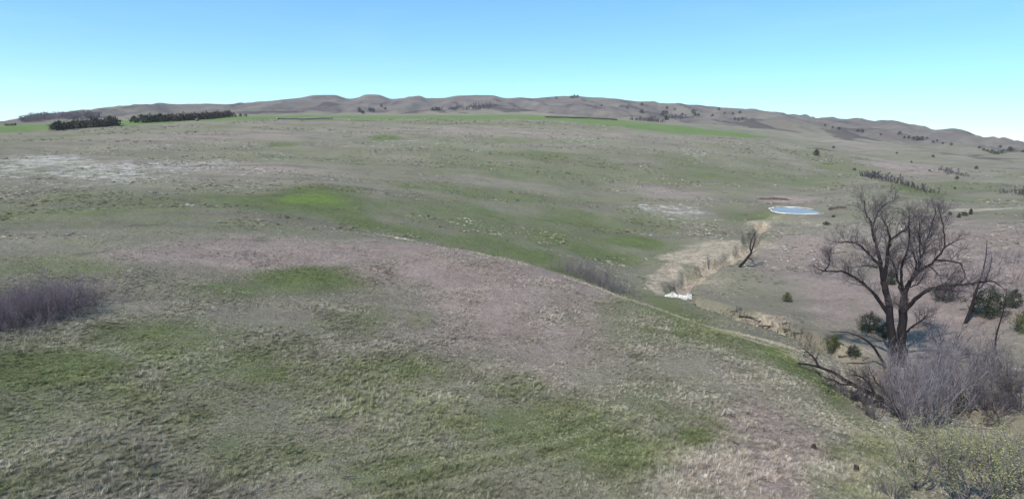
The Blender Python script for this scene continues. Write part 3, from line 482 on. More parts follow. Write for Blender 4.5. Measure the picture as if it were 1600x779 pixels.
c = g.mix(g.ramp(g.math('ADD', a_s, g.math('MULTIPLY', g.math('SUBTRACT', g.math('ADD', n_fine, n_mid), 1.), .8)), .25, .85), c, soil)
hillc = g.mix(g.ramp(g.noise(.012, 5, .65), .35, .65), (.135, .105, .105), (.19, .17, .14))
hillc = g.mix(g.math('MULTIPLY', g.ramp(g.noise(.02, 7, .75, g.stretch(1, .5, 1)), .5, .68), .8), hillc, (.085, .066, .07))  # dark purple mottles, painted in place of weak relief shading on the hills
hillc = g.mix(g.math('MULTIPLY', g.ramp(g.noise(.09, 6, .75), .5, .66), .6), hillc, (.1, .085, .075))
c = g.mix(g.math('MULTIPLY', a_w, .85), c, hillc)
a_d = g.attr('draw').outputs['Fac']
c = g.mix(g.math('MULTIPLY', g.ramp(g.math('ADD', a_d, g.math('MULTIPLY', g.math('SUBTRACT', g.noise(.07, 6, .75), .5), 1.4)), .25, .8), .75), c, (.07, .055, .056))  # gully colour: dark brush, and fold shading painted in with it
fld = g.mix(g.ramp(g.noise(.05, 4), .3, .7), (.12, .2, .05), (.155, .225, .07))
c = g.mix(g.math('MULTIPLY', g.ramp(g.math('ADD', a_f, g.math('MULTIPLY', g.math('SUBTRACT', g.math('ADD', n_big, n_streak), 1.), .6)), .25, .95), .82), c, fld)
dark = g.ramp(g.noise(2.6, 4, .75), .3, .46)
c = g.scale(c, g.math('MULTIPLY_ADD', dark, .28, .72))
n.links.new(c, p.inputs['Base Color']); p.inputs['Specular IOR Level'].default_value = .05; p.inputs['Roughness'].default_value = 1
bp = g.node('ShaderNodeBump'); bp.inputs['Strength'].default_value = .8; bp.inputs['Distance'].default_value = .22
n.links.new(g.math('ADD', g.math('ADD', g.math('MULTIPLY', g.noise(1.1, 4, .6), 1.2), n_tuft), g.math('MULTIPLY', n_fleck, 5.)), bp.inputs['Height']); n.links.new(bp.outputs[0], p.inputs['Normal'])

# ---------------------------------------------------------------- object helpers
def tag(o, label=None, cat=None, group=None, kind=None):
    if label: o['label'] = label
    if cat: o['category'] = cat
    if group: o['group'] = group
    if kind: o['kind'] = kind
    return o
def mesh_from(name, V, Fc, mat, smooth=True):
    """V (n,3), Fc list of (k,4) / (k,3) int arrays"""
    me = bpy.data.meshes.new(name); V = np.asarray(V, np.float32)
    Fc = [np.asarray(f, np.int32) for f in Fc if len(f)]
    me.vertices.add(len(V)); me.vertices.foreach_set('co', V.ravel())
    tot = sum(f.size for f in Fc); me.loops.add(tot); npoly = sum(len(f) for f in Fc); me.polygons.add(npoly)
    me.loops.foreach_set('vertex_index', np.concatenate([f.ravel() for f in Fc]))
    sz = np.concatenate([np.full(len(f), f.shape[1], np.int32) for f in Fc])
    me.polygons.foreach_set('loop_start', np.concatenate([[0], np.cumsum(sz)[:-1]]).astype(np.int32))
    me.polygons.foreach_set('use_smooth', np.full(npoly, smooth))
    me.update(calc_edges=True); me.validate(); me.materials.append(mat); return me
def link(name, me, parent=None, loc=(0, 0, 0)):
    o = bpy.data.objects.new(name, me); COL.objects.link(o); o.location = loc
    if parent is not None: o.parent = parent
    return o
def empty(name, loc):
    o = bpy.data.objects.new(name, None); COL.objects.link(o); o.location = loc; o.empty_display_size = .3; return o
def copy_tree(o, parent=None):
    c = o.copy(); COL.objects.link(c); c.parent = parent
    for ch in o.children: copy_tree(ch, c)
    return c
class MB:
    def __init__(s): s.V = []; s.Q = []; s.T = []; s.n = 0
    def tube(s, P, rad, k=5):
        P = np.asarray(P, float); n = len(P); rad = np.broadcast_to(np.asarray(rad, float), (n,))
        t = np.gradient(P, axis=0); t /= np.linalg.norm(t, axis=1, keepdims=True)+1e-9
        ref = np.array([.31, .23, .92]) if abs(t[0, 2]) < .8 else np.array([.92, .3, .1])
        a = np.cross(t, ref); a /= np.linalg.norm(a, axis=1, keepdims=True)+1e-9; b = np.cross(t, a)
        th = np.arange(k)*2*math.pi/k
        V = P[:, None]+rad[:, None, None]*(np.cos(th)[None, :, None]*a[:, None]+np.sin(th)[None, :, None]*b[:, None])
        s.V.append(V.reshape(-1, 3)); i = np.arange(n-1)[:, None]*k; j = np.arange(k)[None]; j2 = (j+1) % k
        s.Q.append(np.stack([i+j, i+j2, i+k+j2, i+k+j], -1).reshape(-1, 4)+s.n); s.n += n*k
        s.T.append(np.array([[(n-1)*k+q, (n-1)*k+(q+1) % k, (n-1)*k] for q in range(1, k-1)])+s.n-n*k)
    def tris(s, V):                        # (n,3,3)
        V = np.asarray(V); s.V.append(V.reshape(-1, 3)); s.T.append(np.arange(len(V)*3).reshape(-1, 3)+s.n); s.n += len(V)*3
    def raw(s, V, Q=None, T=None):
        s.V.append(np.asarray(V, float))
        if Q is not None and len(Q): s.Q.append(np.asarray(Q)+s.n)
        if T is not None and len(T): s.T.append(np.asarray(T)+s.n)
        s.n += len(V)
    def mesh(s, name, mat, smooth=True):
        f = []
        if s.Q: f.append(np.concatenate(s.Q))
        if s.T: f.append(np.concatenate(s.T))
        return mesh_from(name, np.concatenate(s.V), f, mat, smooth)
def unit(v): return v/(np.linalg.norm(v)+1e-9)
def branch_path(rng, p, d, length, seg, wob, lift):
    P = [np.array(p, float)]; d = unit(np.array(d, float)); st = length/seg
    for i in range(seg):
        d = unit(d+rng.normal(0, wob, 3)+np.array([0, 0, lift])); P.append(P[-1]+d*st)
    return np.array(P), d
def ramify(rng, mb, P, r0, r1, depth, lens, nkids, spread=.75, lift=.06, wob=.13, start=.25, k=3, minr=.008):
    """side branches along the path P, then their own side branches"""
    L = np.linalg.norm(np.diff(P, axis=0), axis=1); c = np.concatenate([[0], np.cumsum(L)])/L.sum()
    for i in range(nkids[0]):
        f = start+(1-start)*(i+rng.random())/nkids[0]; f = min(f, .995)
        j = min(np.searchsorted(c, f)-1, len(P)-2); j = max(j, 0); t = (f-c[j])/(c[j+1]-c[j])
        p = P[j]*(1-t)+P[j+1]*t; ax = unit(P[j+1]-P[j]); rr = (r0*(1-f)+r1*f)
        side = unit(np.cross(ax, rng.normal(0, 1, 3))); d = ax*(1-spread*.5)+side*spread*rng.uniform(.6, 1.2)
        ln = lens[0]*rng.uniform(.55, 1.2)*(1-.35*f)
        Q, _ = branch_path(rng, p, d, ln, 5 if depth > 1 else 3, wob, lift)
        ra = max(min(rr*.62, ln*.02+.006), minr); rb = max(ra*.35, minr*.6)
        mb.tube(Q, np.linspace(ra, rb, len(Q)), k)
        if depth > 1: ramify(rng, mb, Q, ra, rb, depth-1, lens[1:], nkids[1:], spread, lift, wob, .2, k, minr)
def leaf_cloud(rng, mb, C, size, per=1, up=0.):
    """small leaf-clump triangles round the points C"""
    n = len(C)*per; c = np.repeat(C, per, 0)+rng.normal(0, size*.5, (n, 3))
    a = rng.normal(0, 1, (n, 3)); a /= np.linalg.norm(a, axis=1, keepdims=True); b = rng.normal(0, 1, (n, 3)); b[:, 2] += up
    b -= (a*b).sum(1, keepdims=True)*a; b /= np.linalg.norm(b, axis=1, keepdims=True)
    s = size*rng.uniform(.5, 1.3, (n, 1))
    mb.tris(np.stack([c-a*s*.5, c+a*s*.5, c+b*s*1.2], 1))

# ---------------------------------------------------------------- the land
def patches(lst, X, Y):
    v = np.zeros(X.shape); wx = 5*fbm(X/14, Y/14, 3, 81); wy = 5*fbm(X/14, Y/14, 3, 97)
    for (cx, cy, st, sr, a, s) in lst:
        k = min(1., (st+sr)/12)
        dx = X-cx+wx*k; dy = Y-cy+wy*k; c, sn = math.cos(a), math.sin(a)
        v = np.maximum(v, s*np.exp(-.5*(((dx*c-dy*sn)/(st*.8))**2+((dx*sn+dy*c)/(sr*.8))**2)**1.4))
    return v
def in_field(X, Y):
    r = np.zeros(X.shape, bool); P = FIELD
    for i in range(len(P)):
        (x0, y0), (x1, y1) = P[i], P[i-1]
        if y0 == y1: continue
        r ^= ((y0 > Y) != (y1 > Y)) & (X < (x1-x0)*(Y-y0)/(y1-y0)+x0)
    return r.astype(float)
def seg_dist(L, X, Y):
    d = np.full(X.shape, 1e9)
    for (x0, y0), (x1, y1) in zip(L[:-1], L[1:]):
        vx, vy = x1-x0, y1-y0; t = np.clip(((X-x0)*vx+(Y-y0)*vy)/(vx*vx+vy*vy), 0, 1)
        d = np.minimum(d, np.hypot(X-x0-t*vx, Y-y0-t*vy))
    return d
def cover(X, Y):
    """what grows or lies at each place"""
    d = seg_dist(CREEK, X, Y); d2 = seg_dist(CREEK[3:11], X, Y); bare = np.maximum(patches(BARE_PATCHES, X, Y), np.maximum(.35*np.exp(-(d/1.5)**2), .8*np.exp(-(d2/2.)**2)))
    return dict(green=patches(GREEN_PATCHES, X, Y), brown=patches(BROWN_PATCHES, X, Y), pale=patches(PALE_PATCHES, X, Y), bare=bare)
nr, na = GX.shape
V = np.stack([GX, GY, GZ], -1).reshape(-1, 3)
i = np.arange(nr-1)[:, None]*na; j = np.arange(na)[None]; j2 = (j+1) % na
Q = np.stack([i+j, i+na+j, i+na+j2, i+j2], -1).reshape(-1, 4)
V = np.vstack([V, [[0, 0, GZ[0].mean()]]]); T = np.stack([np.full(na, nr*na), np.arange(na), (np.arange(na)+1) % na], -1)
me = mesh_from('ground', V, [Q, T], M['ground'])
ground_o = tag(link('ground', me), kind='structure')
near = RR < 330
cv = cover(GX[near], GY[near]); Rg = RR[:, None]+0*GX
cf = cover(GX[~near], GY[~near])
att = {k: np.vstack([cv[k], cf[k]]) for k in cv}
att['field'] = in_field(GX, GY)
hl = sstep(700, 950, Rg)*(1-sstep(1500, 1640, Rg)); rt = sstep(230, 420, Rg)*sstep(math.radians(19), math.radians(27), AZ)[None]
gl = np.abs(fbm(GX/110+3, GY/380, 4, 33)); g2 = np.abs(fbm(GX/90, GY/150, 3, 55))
att['draw'] = np.maximum(hl*(1-sstep(.02, .16, gl))*sstep(-.15, .25, fbm(GX/70, GY/120, 3, 151)), .75*rt*(1-hl)*(1-sstep(.01, .1, g2))*sstep(-.1, .3, fbm(GX/60, GY/60, 3, 155)))  # gully mask for brush colour and painted shade in the hill folds
att['far'] = sstep(800, 1050, Rg+120*fbm(GX/200, GY/200, 3, 7))
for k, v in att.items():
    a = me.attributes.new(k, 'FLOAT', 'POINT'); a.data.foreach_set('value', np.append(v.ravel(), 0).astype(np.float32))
# stock pond: water, and the crust of salt round its edge
cx, cy, ra, rb, ang, lev = POND
th = np.linspace(0, 2*math.pi, 96, endpoint=False)
wob = 1+.09*np.sin(2*th+.6)+.07*np.sin(3*th+2)+.03*np.sin(7*th)+.02*np.sin(11*th+1)
def pond_ring(k, dz):
    x = ra*wob*k*np.cos(th); y = rb*wob*k*np.sin(th); c, s = math.cos(ang), math.sin(ang)
    return np.stack([cx+x*c-y*s, cy+x*s+y*c, np.full(len(th), lev+dz)], -1)
w = MB(); w.raw(np.vstack([pond_ring(1.0, -.02), [[cx, cy, lev-.02]]]), T=[(q, (q+1) % 96, 96) for q in range(96)])
tag(link('pond_water', w.mesh('pond_water', M['water'], False)), kind='structure')
w = MB(); gap = .5+.5*np.cos(th-(math.pi*1.12)); gap = np.clip(gap*2.-1.0+.35*fbm(np.cos(th)*3+5, np.sin(th)*3+5, 3, 9), 0, 1); k1 = 1.03-.075*gap; k2 = 1.033+.03*gap
x = np.concatenate([pond_ring(k1, -.12), pond_ring((k1+k2)/2, .07), pond_ring(k2, .2), pond_ring(k2+.05, -.25)])
q_ = [(l*96+q, l*96+(q+1) % 96, (l+1)*96+(q+1) % 96, (l+1)*96+q) for l in range(3) for q in range(96)]
w.raw(x, q_); tag(link('pond_shore', w.mesh('pond_shore', M['salt_crust'])), kind='structure')
# dirt track on the valley floor
def ribbon(L, half, lift, step=1.5):
    P = [];
    for (x0, y0), (x1, y1) in zip(L[:-1], L[1:]):
        nn = max(2, int(math.hypot(x1-x0, y1-y0)/step))
        for q in range(nn): P.append((x0+(x1-x0)*q/nn, y0+(y1-y0)*q/nn))
    P = np.array(P); t = np.gradient(P, axis=0); t /= np.linalg.norm(t, axis=1, keepdims=True); nrm = np.stack([-t[:, 1], t[:, 0]], -1)
    rows = []
    for s_ in (-1, -.5, 0, .5, 1):
        hw = half*s_*(1+.2*fbm(P[:, 0]/6, P[:, 1]/6, 2, 3)[:, None]); q = P+nrm*hw; rows.append(np.column_stack([q, ground(q[:, 0], q[:, 1])+lift-.12*abs(s_)**3]))
    n_ = len(P); b = MB(); b.raw(np.concatenate(rows), [(r*n_+i_, r*n_+i_+1, (r+1)*n_+i_+1, (r+1)*n_+i_) for r in range(4) for i_ in range(n_-1)]); return b
tag(link('dirt_track', ribbon(TRACK, 1.1, .1).mesh('dirt_track', M['track'])), kind='structure')

# ---------------------------------------------------------------- grass: tufts spread over the near land
rng = np.random.default_rng(5)
tufts = bpy.data.collections.new('tuft_shapes')
mt, nn_, pp = material('grass_blades'); g = G(nn_)
tc = g.attr('tint', 'INSTANCER').outputs['Color']
nn_.links.new(g.scale(tc, g.math('MULTIPLY_ADD', g.noise(9., 2), .8, .6)), pp.inputs['Base Color']); pp.inputs['Specular IOR Level'].default_value = .08
def tuft(name, nb, h, spread, width, droop):
    b = MB()
    tri = []
    for i in range(nb):
        a = rng.normal(0, 1.9); o = np.array([math.cos(a), math.sin(a), 0]); s_ = np.array([-o[1], o[0], 0]); hh = h*rng.uniform(.5, 1.15); w_ = width*rng.uniform(.7, 1.3)
        p0 = o*rng.uniform(0, .35)*spread+np.array([0, 0, -.05]); p1 = p0+o*spread*rng.uniform(.15, .5)+np.array([0, 0, hh*.7]); p2 = p1+o*spread*rng.uniform(.2, .7)*droop+np.array([0, 0, hh*.3*(1.2-droop)])
        n_ = b.n; b.raw(np.array([p0-s_*w_, p0+s_*w_, p1+s_*w_*.8, p1-s_*w_*.8, p2]), [(0, 1, 2, 3)], [(3, 2, 4)])
    o = bpy.data.objects.new(name, b.mesh(name, mt, False)); tufts.objects.link(o); return o
tuft('a_bunch', 40, .26, .26, .008, .9); tuft('b_flat', 44, .14, .46, .008, 1.15); tuft('c_tall', 22, .5, .24, .007, .7); tuft('d_mat', 50, .1, .42, .009, .8); tuft('e_clump', 60, .2, .5, .03, .9)
pts = []
for (r0, r1, dens) in ((21, 34, 32), (34, 50, 28), (50, 75, 18), (75, 112, 8), (95, 170, 1.0), (170, 300, .42), (300, 480, .11)):
    A0, A1 = math.radians(-48), math.radians(48)
    n_ = int((A1-A0)/2*(r1*r1-r0*r0)*dens)
    r = np.sqrt(rng.uniform(r0*r0, r1*r1, n_)); a = rng.uniform(A0, A1, n_); pts.append(np.column_stack([r*np.sin(a), r*np.cos(a)]))
P = np.concatenate(pts); X, Y = P[:, 0], P[:, 1]; R = np.hypot(X, Y)
far_clump = np.arange(len(X)) >= sum(len(q) for q in pts[:4])
cvp = cover(X, Y); patch = fbm(X/4.5, Y/4.5, 3, 12); big = fbm(X/30, Y/30, 3, 19); fine = fbm(X/1.2, Y/1.2, 2, 23)
gfac = np.clip(cvp['green']*.9+.6*patch+.55*big+.28*fine+.26-.6*np.clip(cvp['brown'], 0, 1), 0, 1)*.88
bfac = np.clip(cvp['brown']+.5*patch-.25, 0, 1)*.8
keep = rng.random(len(X)) > np.clip(np.maximum(cvp['bare']*1.3, bfac*.62+np.clip(-fine-.3, 0, 1)*1.4+np.clip(-fbm(X/3.5, Y/3.5, 3, 141)-.25, 0, 1)), 0, .93)
cxp, cyp = POND[0], POND[1]; keep &= np.hypot(X-cxp, Y-cyp) > 13
keep &= seg_dist(TRACK, X, Y) > 2; keep &= far_clump | (rng.random(len(X)) > sstep(60, 112, R)); keep &= ~(far_clump & ((in_field(X, Y) > .5) | (fbm(X/30, Y/14, 4, 121) < .05*rng.normal(0, 1, len(X)))))
dryc = np.array([.345, .308, .24])+rng.normal(0, .045, (len(X), 1))*np.array([1, .97, .85]); pale = (rng.random(len(X)) < .06+np.where(far_clump, .04+.75*np.clip(cvp['pale']-.2, 0, 1), .16*np.clip(cvp['pale'], 0, 1)))[:, None]
dryc = np.where(pale, np.where(far_clump[:, None], np.array([.62, .57, .51]), np.array([.5, .465, .39])), dryc); grnc = np.array([.135, .16, .068])*rng.uniform(.75, 1.4, (len(X), 1))+np.array([.03, .02, 0])*rng.random((len(X), 1))
brc = np.array([.415, .325, .285])*rng.uniform(.75, 1.2, (len(X), 1))
col = dryc*(1-gfac[:, None])+grnc*gfac[:, None]; col = col*(1-bfac[:, None]*.7)+brc*bfac[:, None]*.7; col *= (1+.3*fbm(X/2.6+.3*Y, Y/1.1, 3, 61)+.26*fbm(X/9, Y/5, 3, 67))[:, None]; td = seg_dist(TYRE, X, Y); ty = np.maximum(1-sstep(.15, .6, td), .8*(1-sstep(.1, .4, np.abs(td-1.7)))); col = col*(1-.75*ty[:, None])+np.array([.4, .385, .235])*.75*ty[:, None]
dk = rng.random(len(X)) < np.where(far_clump, .04, .03+.05*np.clip(cvp['brown'], 0, 1)); col[dk] *= np.where(far_clump[dk], .62, .45)[:, None]
P, X, Y, R, col, gfac, pale, big, patch = P[keep], X[keep], Y[keep], R[keep], np.clip(col[keep], .02, .7), gfac[keep], pale[keep, 0], big[keep], patch[keep]; far_clump = far_clump[keep]
idx = rng.choice(4, len(X), p=[.34, .3, .1, .26]); idx[pale & (rng.random(len(X)) < .4)] = 2; idx[far_clump] = 4
scl = rng.uniform(.7, 1.35, len(X))*np.clip(1+.95*fbm(X/5, Y/5, 3, 131), .4, 1.9)*(1-.5*ty[keep])*np.where(far_clump, np.interp(R, [95, 300, 480], [.55, .9, 1.5]), np.interp(R, [20, 40, 60, 112], [.75, .66, .55, .45])); lean = np.column_stack([rng.normal(0, .16, len(X)), rng.normal(0, .16, len(X)), .5+1.1*big+.9*patch+rng.normal(0, .55, len(X))])
gm = bpy.data.meshes.new('grass'); gm.vertices.add(len(X)); gm.vertices.foreach_set('co', np.column_stack([X, Y, ground(X, Y)]).astype(np.float32).ravel())
for nm, ty, key, dat in (('tint', 'FLOAT_COLOR', 'color', np.column_stack([col, np.ones(len(X))])), ('scl', 'FLOAT', 'value', scl), ('rot', 'FLOAT_VECTOR', 'vector', lean), ('idx', 'INT', 'value', idx)):
    a = gm.attributes.new(nm, ty, 'POINT'); a.data.foreach_set(key, np.ascontiguousarray(dat).astype(np.int32 if ty == 'INT' else np.float32).ravel())
gm.materials.append(mt)
grass = tag(link('grass', gm), 'short dry and green prairie grass covering the near slopes', 'grass', kind='stuff')
ng = bpy.data.node_groups.new('grass_spread', 'GeometryNodeTree'); ng.interface.new_socket('Geometry', in_out='INPUT', socket_type='NodeSocketGeometry'); ng.interface.new_socket('Geometry', in_out='OUTPUT', socket_type='NodeSocketGeometry')
N = ng.nodes; gi = N.new('NodeGroupInput'); go = N.new('NodeGroupOutput'); ip = N.new('GeometryNodeInstanceOnPoints'); ci = N.new('GeometryNodeCollectionInfo')
ci.inputs['Collection'].default_value = tufts; ci.inputs['Separate Children'].default_value = True; ci.inputs['Reset Children'].default_value = True
def nattr(nm, ty):
    x = N.new('GeometryNodeInputNamedAttribute'); x.data_type = ty; x.inputs['Name'].default_value = nm; return x.outputs['Attribute']
er = N.new('FunctionNodeEulerToRotation'); Lk = ng.links.new
Lk(gi.outputs[0], ip.inputs['Points']); Lk(ci.outputs[0], ip.inputs['Instance']); ip.inputs['Pick Instance'].default_value = True
Lk(nattr('idx', 'INT'), ip.inputs['Instance Index']); Lk(nattr('rot', 'FLOAT_VECTOR'), er.inputs[0]); Lk(er.outputs[0], ip.inputs['Rotation']); Lk(nattr('scl', 'FLOAT'), ip.inputs['Scale']); Lk(ip.outputs[0], go.inputs[0])
md = grass.modifiers.new('spread', 'NODES'); md.node_group = ng
print('tufts', len(X))
# ---------------------------------------------------------------- bare cottonwood in the draw
rng = np.random.default_rng(11)
root = empty('cottonwood_tree', COTTONWOOD_BASE[0])
tag(root, 'large bare cottonwood with two dark forked trunks standing in the draw', 'tree')
def smooth_path(P, n=4):
    P = np.asarray(P, float); t = np.arange(len(P)); q = np.linspace(0, len(P)-1, (len(P)-1)*n+1)
    return np.column_stack([pchip1(t, P[:, k], q) for k in range(3)])
for kind, r0, r1, pts_ in COTTONWOOD:
    P = smooth_path(pts_); L = np.linalg.norm(np.diff(P, axis=0), axis=1).sum()
    P[1:-1] += rng.normal(0, .035, (len(P)-2, 3))
    rad = r0+(r1-r0)*np.linspace(0, 1, len(P))**.8
    if kind == 'trunk': rad[:3] *= np.array([1.45, 1.2, 1.07])
    b = MB(); b.tube(P, rad*(1+rng.normal(0, .05, len(P))), 10 if kind == 'trunk' else 7)
    lo = link(kind, b.mesh(kind, M['bark']), root)
    b = MB()
    if kind == 'limb':
        ramify(rng, b, P, r0, r1, 3, [min(2.6, .9+.36*L), 1.15, .6], [int(7+2.1*L), 7, 4], .72, .09, .15, .22, 3, .011)
        e, _ = branch_path(rng, P[-1], P[-1]-P[-3], .5+.09*L, 5, .12, .08); b.tube(e, np.linspace(r1, .012, 6), 4)
        ramify(rng, b, e, r1, .012, 2, [1.1, .55], [9, 5], .72, .09, .15, .1, 3, .011)
        tag(link('twigs', b.mesh('twigs', M['twig']), lo), kind='stuff')
# ---------------------------------------------------------------- smaller bare trees, traced trunk by trunk
def traced_tree(name, key, label, radii, mat, tw, twl, nkids, lift=.09, part='trunk', cat='tree'):
    base_, mp_, _ = TRACED[key][0]; root = empty(name, base_); tag(root, label, cat)
    for i, (b0, mp_, pts_) in enumerate(TRACED[key]):
        P = smooth_path(pts_, 3); P[0] -= np.array([0, 0, .5 if i == 0 else 0]); r0, r1 = radii[min(i, len(radii)-1)]; b = MB(); b.tube(P, np.linspace(r0, r1, len(P)), 7)
        lo = link(part if i == 0 else 'limb', b.mesh(part if i == 0 else 'limb', mat), root)
        b = MB(); ramify(rng, b, P, r0, r1, 2 if len(nkids) > 1 else 1, [twl, twl*.5], nkids, .75, lift, .15, .3 if i == 0 else .15, 3, .011)
        tag(link('twigs', b.mesh('twigs', tw), lo), kind='stuff')
    return root
traced_tree('dead_tree', 'arched', 'thin dark dead trunk arching left from the foot of the cottonwood', [(.17, .045)], M['bark'], M['twig'], .8, [9, 4], .02)
traced_tree('bare_tree', 'leaning', 'slender bare tree leaning right beside the dark junipers', [(.23, .03), (.1, .02)], M['bark'], M['twig_grey'], 1.7, [26, 7])
traced_tree('bare_tree', 'bowed', 'thin bowed bare sapling at the right edge of the slope', [(.12, .03)], M['bark'], M['twig'], 1.1, [12, 5])
traced_tree('bare_tree', 'creekside', 'small crooked dark tree leaning over the creek bank below the pond', [(.3, .16), (.15, .06), (.15, .05), (.14, .08)], M['bark'], M['twig'], 1.9, [10, 4])
traced_tree('bare_sapling', 'sapling', 'little bare sapling in the creek bend left of the crooked tree', [(.14, .05)], M['twig_plum'], M['twig_plum'], 1.3, [12, 3])
traced_tree('fallen_tree', 'fallen', 'dark fallen tree with tangled limbs reaching over the grassy bank', [(.24, .07), (.12, .035), (.16, .04), (.13, .04), (.12, .04), (.12, .04), (.12, .03), (.1, .03), (.12, .03)], M['bark'], M['twig_dark'], 1.2, [20, 7], .0)
# ---------------------------------------------------------------- shrubs
def shrub_parts(seed, ns, fan, twig_n, mat, tw, bud=None, thick=.028):
    """unit-height multi-stemmed shrub: list of (part name, mesh)"""
    rg = np.random.default_rng(seed); out = []; t = MB(); leaf = MB(); tips = []
    for i in range(ns):
        a = rg.uniform(0, 6.283); f = fan*rg.uniform(.15, 1); d = np.array([math.cos(a)*f, math.sin(a)*f, 1])
        P, _ = branch_path(rg, np.array([math.cos(a), math.sin(a), 0])*.1*rg.random()+np.array([0, 0, -.02]), d, rg.uniform(.7, 1.08), 7, .09, .05)
        r0 = thick*rg.uniform(.35, .8)*.5; b = MB(); b.tube(P, np.linspace(r0, .0022, len(P)), 5); out.append(('stem', b.mesh('stem', mat)))
        n0 = t.n; ramify(rg, t, P, r0, .002, 2, [.34, .16], twig_n, .6, .14, .13, .2, 3, .0017)
    if bud is not None:
        C = np.concatenate(t.V); C = C[rg.random(len(C)) < .36]; C = C[C[:, 2] > .22]; leaf_cloud(rg, leaf, C, .014, 1); out.append(('buds', leaf.mesh('buds', bud)))
    out.append(('twigs', t.mesh('twigs', tw))); return out
def plant(name, parts, loc, s, rz, label, cat, group=None, sz=1.):
    r = empty(name, loc); r.scale = (s*sz, s*sz, s); r.rotation_euler.z = rz
    for nm, me_ in parts:
        c_ = link(nm, me_, r)
        if nm in ('twigs', 'buds'): tag(c_, kind='stuff')
    return tag(r, label, cat, group)
kinds = [shrub_parts(30+i, 13, .55, [9, 5], M['twig_grey'], M['twig_grey']) for i in range(3)]
dk_ = [shrub_parts(40+i, 11, .9, [9, 5], M['twig'], M['twig']) for i in range(2)]
tangle = 'bare dark shrub in the tangle below the cottonwood'
SH = [('tallest pale grey many-stemmed shrub in front of the cottonwood trunks', 0), ('pale grey upright shrub just right of the tallest one', 0), ('bare grey shrub at the foot of the left cottonwood trunk', 0), ('low front shrub at the lower edge of the grey thicket', 0),
 ('broad grey shrub at the right side of the thicket below the cottonwood', 0), ('small bare shrub behind the dark fallen limbs', 1), ('grey shrub standing under the low right limb of the cottonwood', 0), ('dark bare shrub right of the grey thicket near the slope foot', 1),
 (tangle, 0), (tangle, 1), (tangle, 1), ('dark rounded bare shrub near the right edge of the draw', 1), ('rightmost bare shrub beside the pale bare ground', 1), (tangle, 1), (tangle, 1), ('grey shrub directly in front of the cottonwood trunk base', 0), ('tall grey shrub right in front of the right cottonwood trunk', 0), ('purple-grey shrub behind the thicket below the leaning bare tree', 1), ('purple-grey shrub below the bowed sapling', 1), ('grey shrub at the right edge above the budding bushes', 1), ('grey shrub on the slope between the cottonwood and the leaning tree', 1)]
for i, ((x, y, h), (lb, k)) in enumerate(zip(BARE_SHRUBS, SH)):
    plant('bare_shrub', (dk_[i % 2] if k else kinds[i % 3]), (x, y, float(ground(x, y))-.05), h*1.02, i*1.9, lb, 'shrub', 'bare shrubs below the cottonwood', 1.0 if k == 0 else 1.25)
budk = [shrub_parts(60+i, 10, .75, [9, 5], M['twig'], M['twig_grey'], M['bud'], .034) for i in range(3)]
BL = ['yellow-green budding bush at the bottom edge left of the others', 'tall budding bush cut by the bottom edge with dark slanting stems', 'budding bush with crossing stems in the bottom right corner area', 'yellowish bush in the middle of the budding clump', 'budding bush at the very right edge of the picture', 'low grey-green bush at the bottom left end of the budding clump',
 'budding bush behind the dark slanting stems', 'small yellow-green bush at the upper edge of the budding clump', 'small budding bush near the right edge below the pale ground', 'little budding bush where the grass meets the grey thicket']
for i, (x, y, h) in enumerate(BUDDING):
    plant('budding_bush', budk[i % 3], (x, y, float(ground(x, y))-.05), h, i*2.3, BL[i], 'bush', 'budding bushes at the bottom right', 1.15)
# junipers
def juniper_parts(seed, nc, per, size, mat, squat=1., open_=.16):
    rg = np.random.default_rng(seed); b = MB(); P, _ = branch_path(rg, (0, 0, -.03), (0, 0, 1), .9, 6, .05, .1); b.tube(P, np.linspace(.035, .006, 7), 6); C = []
    for i in range(nc):
        z = rg.beta(1.3, 1.6)*.92+.05; rad = (.34*squat)*math.sin(math.pi*min(1, (z*.86+.2)))**.8*(1+.34*rg.normal())*rg.uniform(.35, 1)**.5
        a = rg.uniform(0, 6.283); C.append((rad*math.cos(a), rad*math.sin(a), z))
        if i % 6 == 0: b.tube(np.array([[0, 0, z*.8], [rad*math.cos(a), rad*math.sin(a), z]]), [.011, .004], 4)
    f = MB(); C = np.array(C); leaf_cloud(rg, f, np.repeat(C, per, 0)+rg.normal(0, open_*.3, (len(C)*per, 3)), size, 1, .6)
    return [('trunk', b.mesh('trunk', M['bark'])), ('crown', f.mesh('crown', mat))]
jn = [juniper_parts(70, 120, 40, .03, M['juniper']), juniper_parts(71, 110, 44, .03, M['juniper'], 1.3), juniper_parts(72, 100, 36, .032, M['juniper_olive'], 1.1)]
js = [juniper_parts(75, 40, 8, .11, M['juniper'], 1.2), juniper_parts(76, 40, 8, .11, M['hill_tree'], 1.4)]
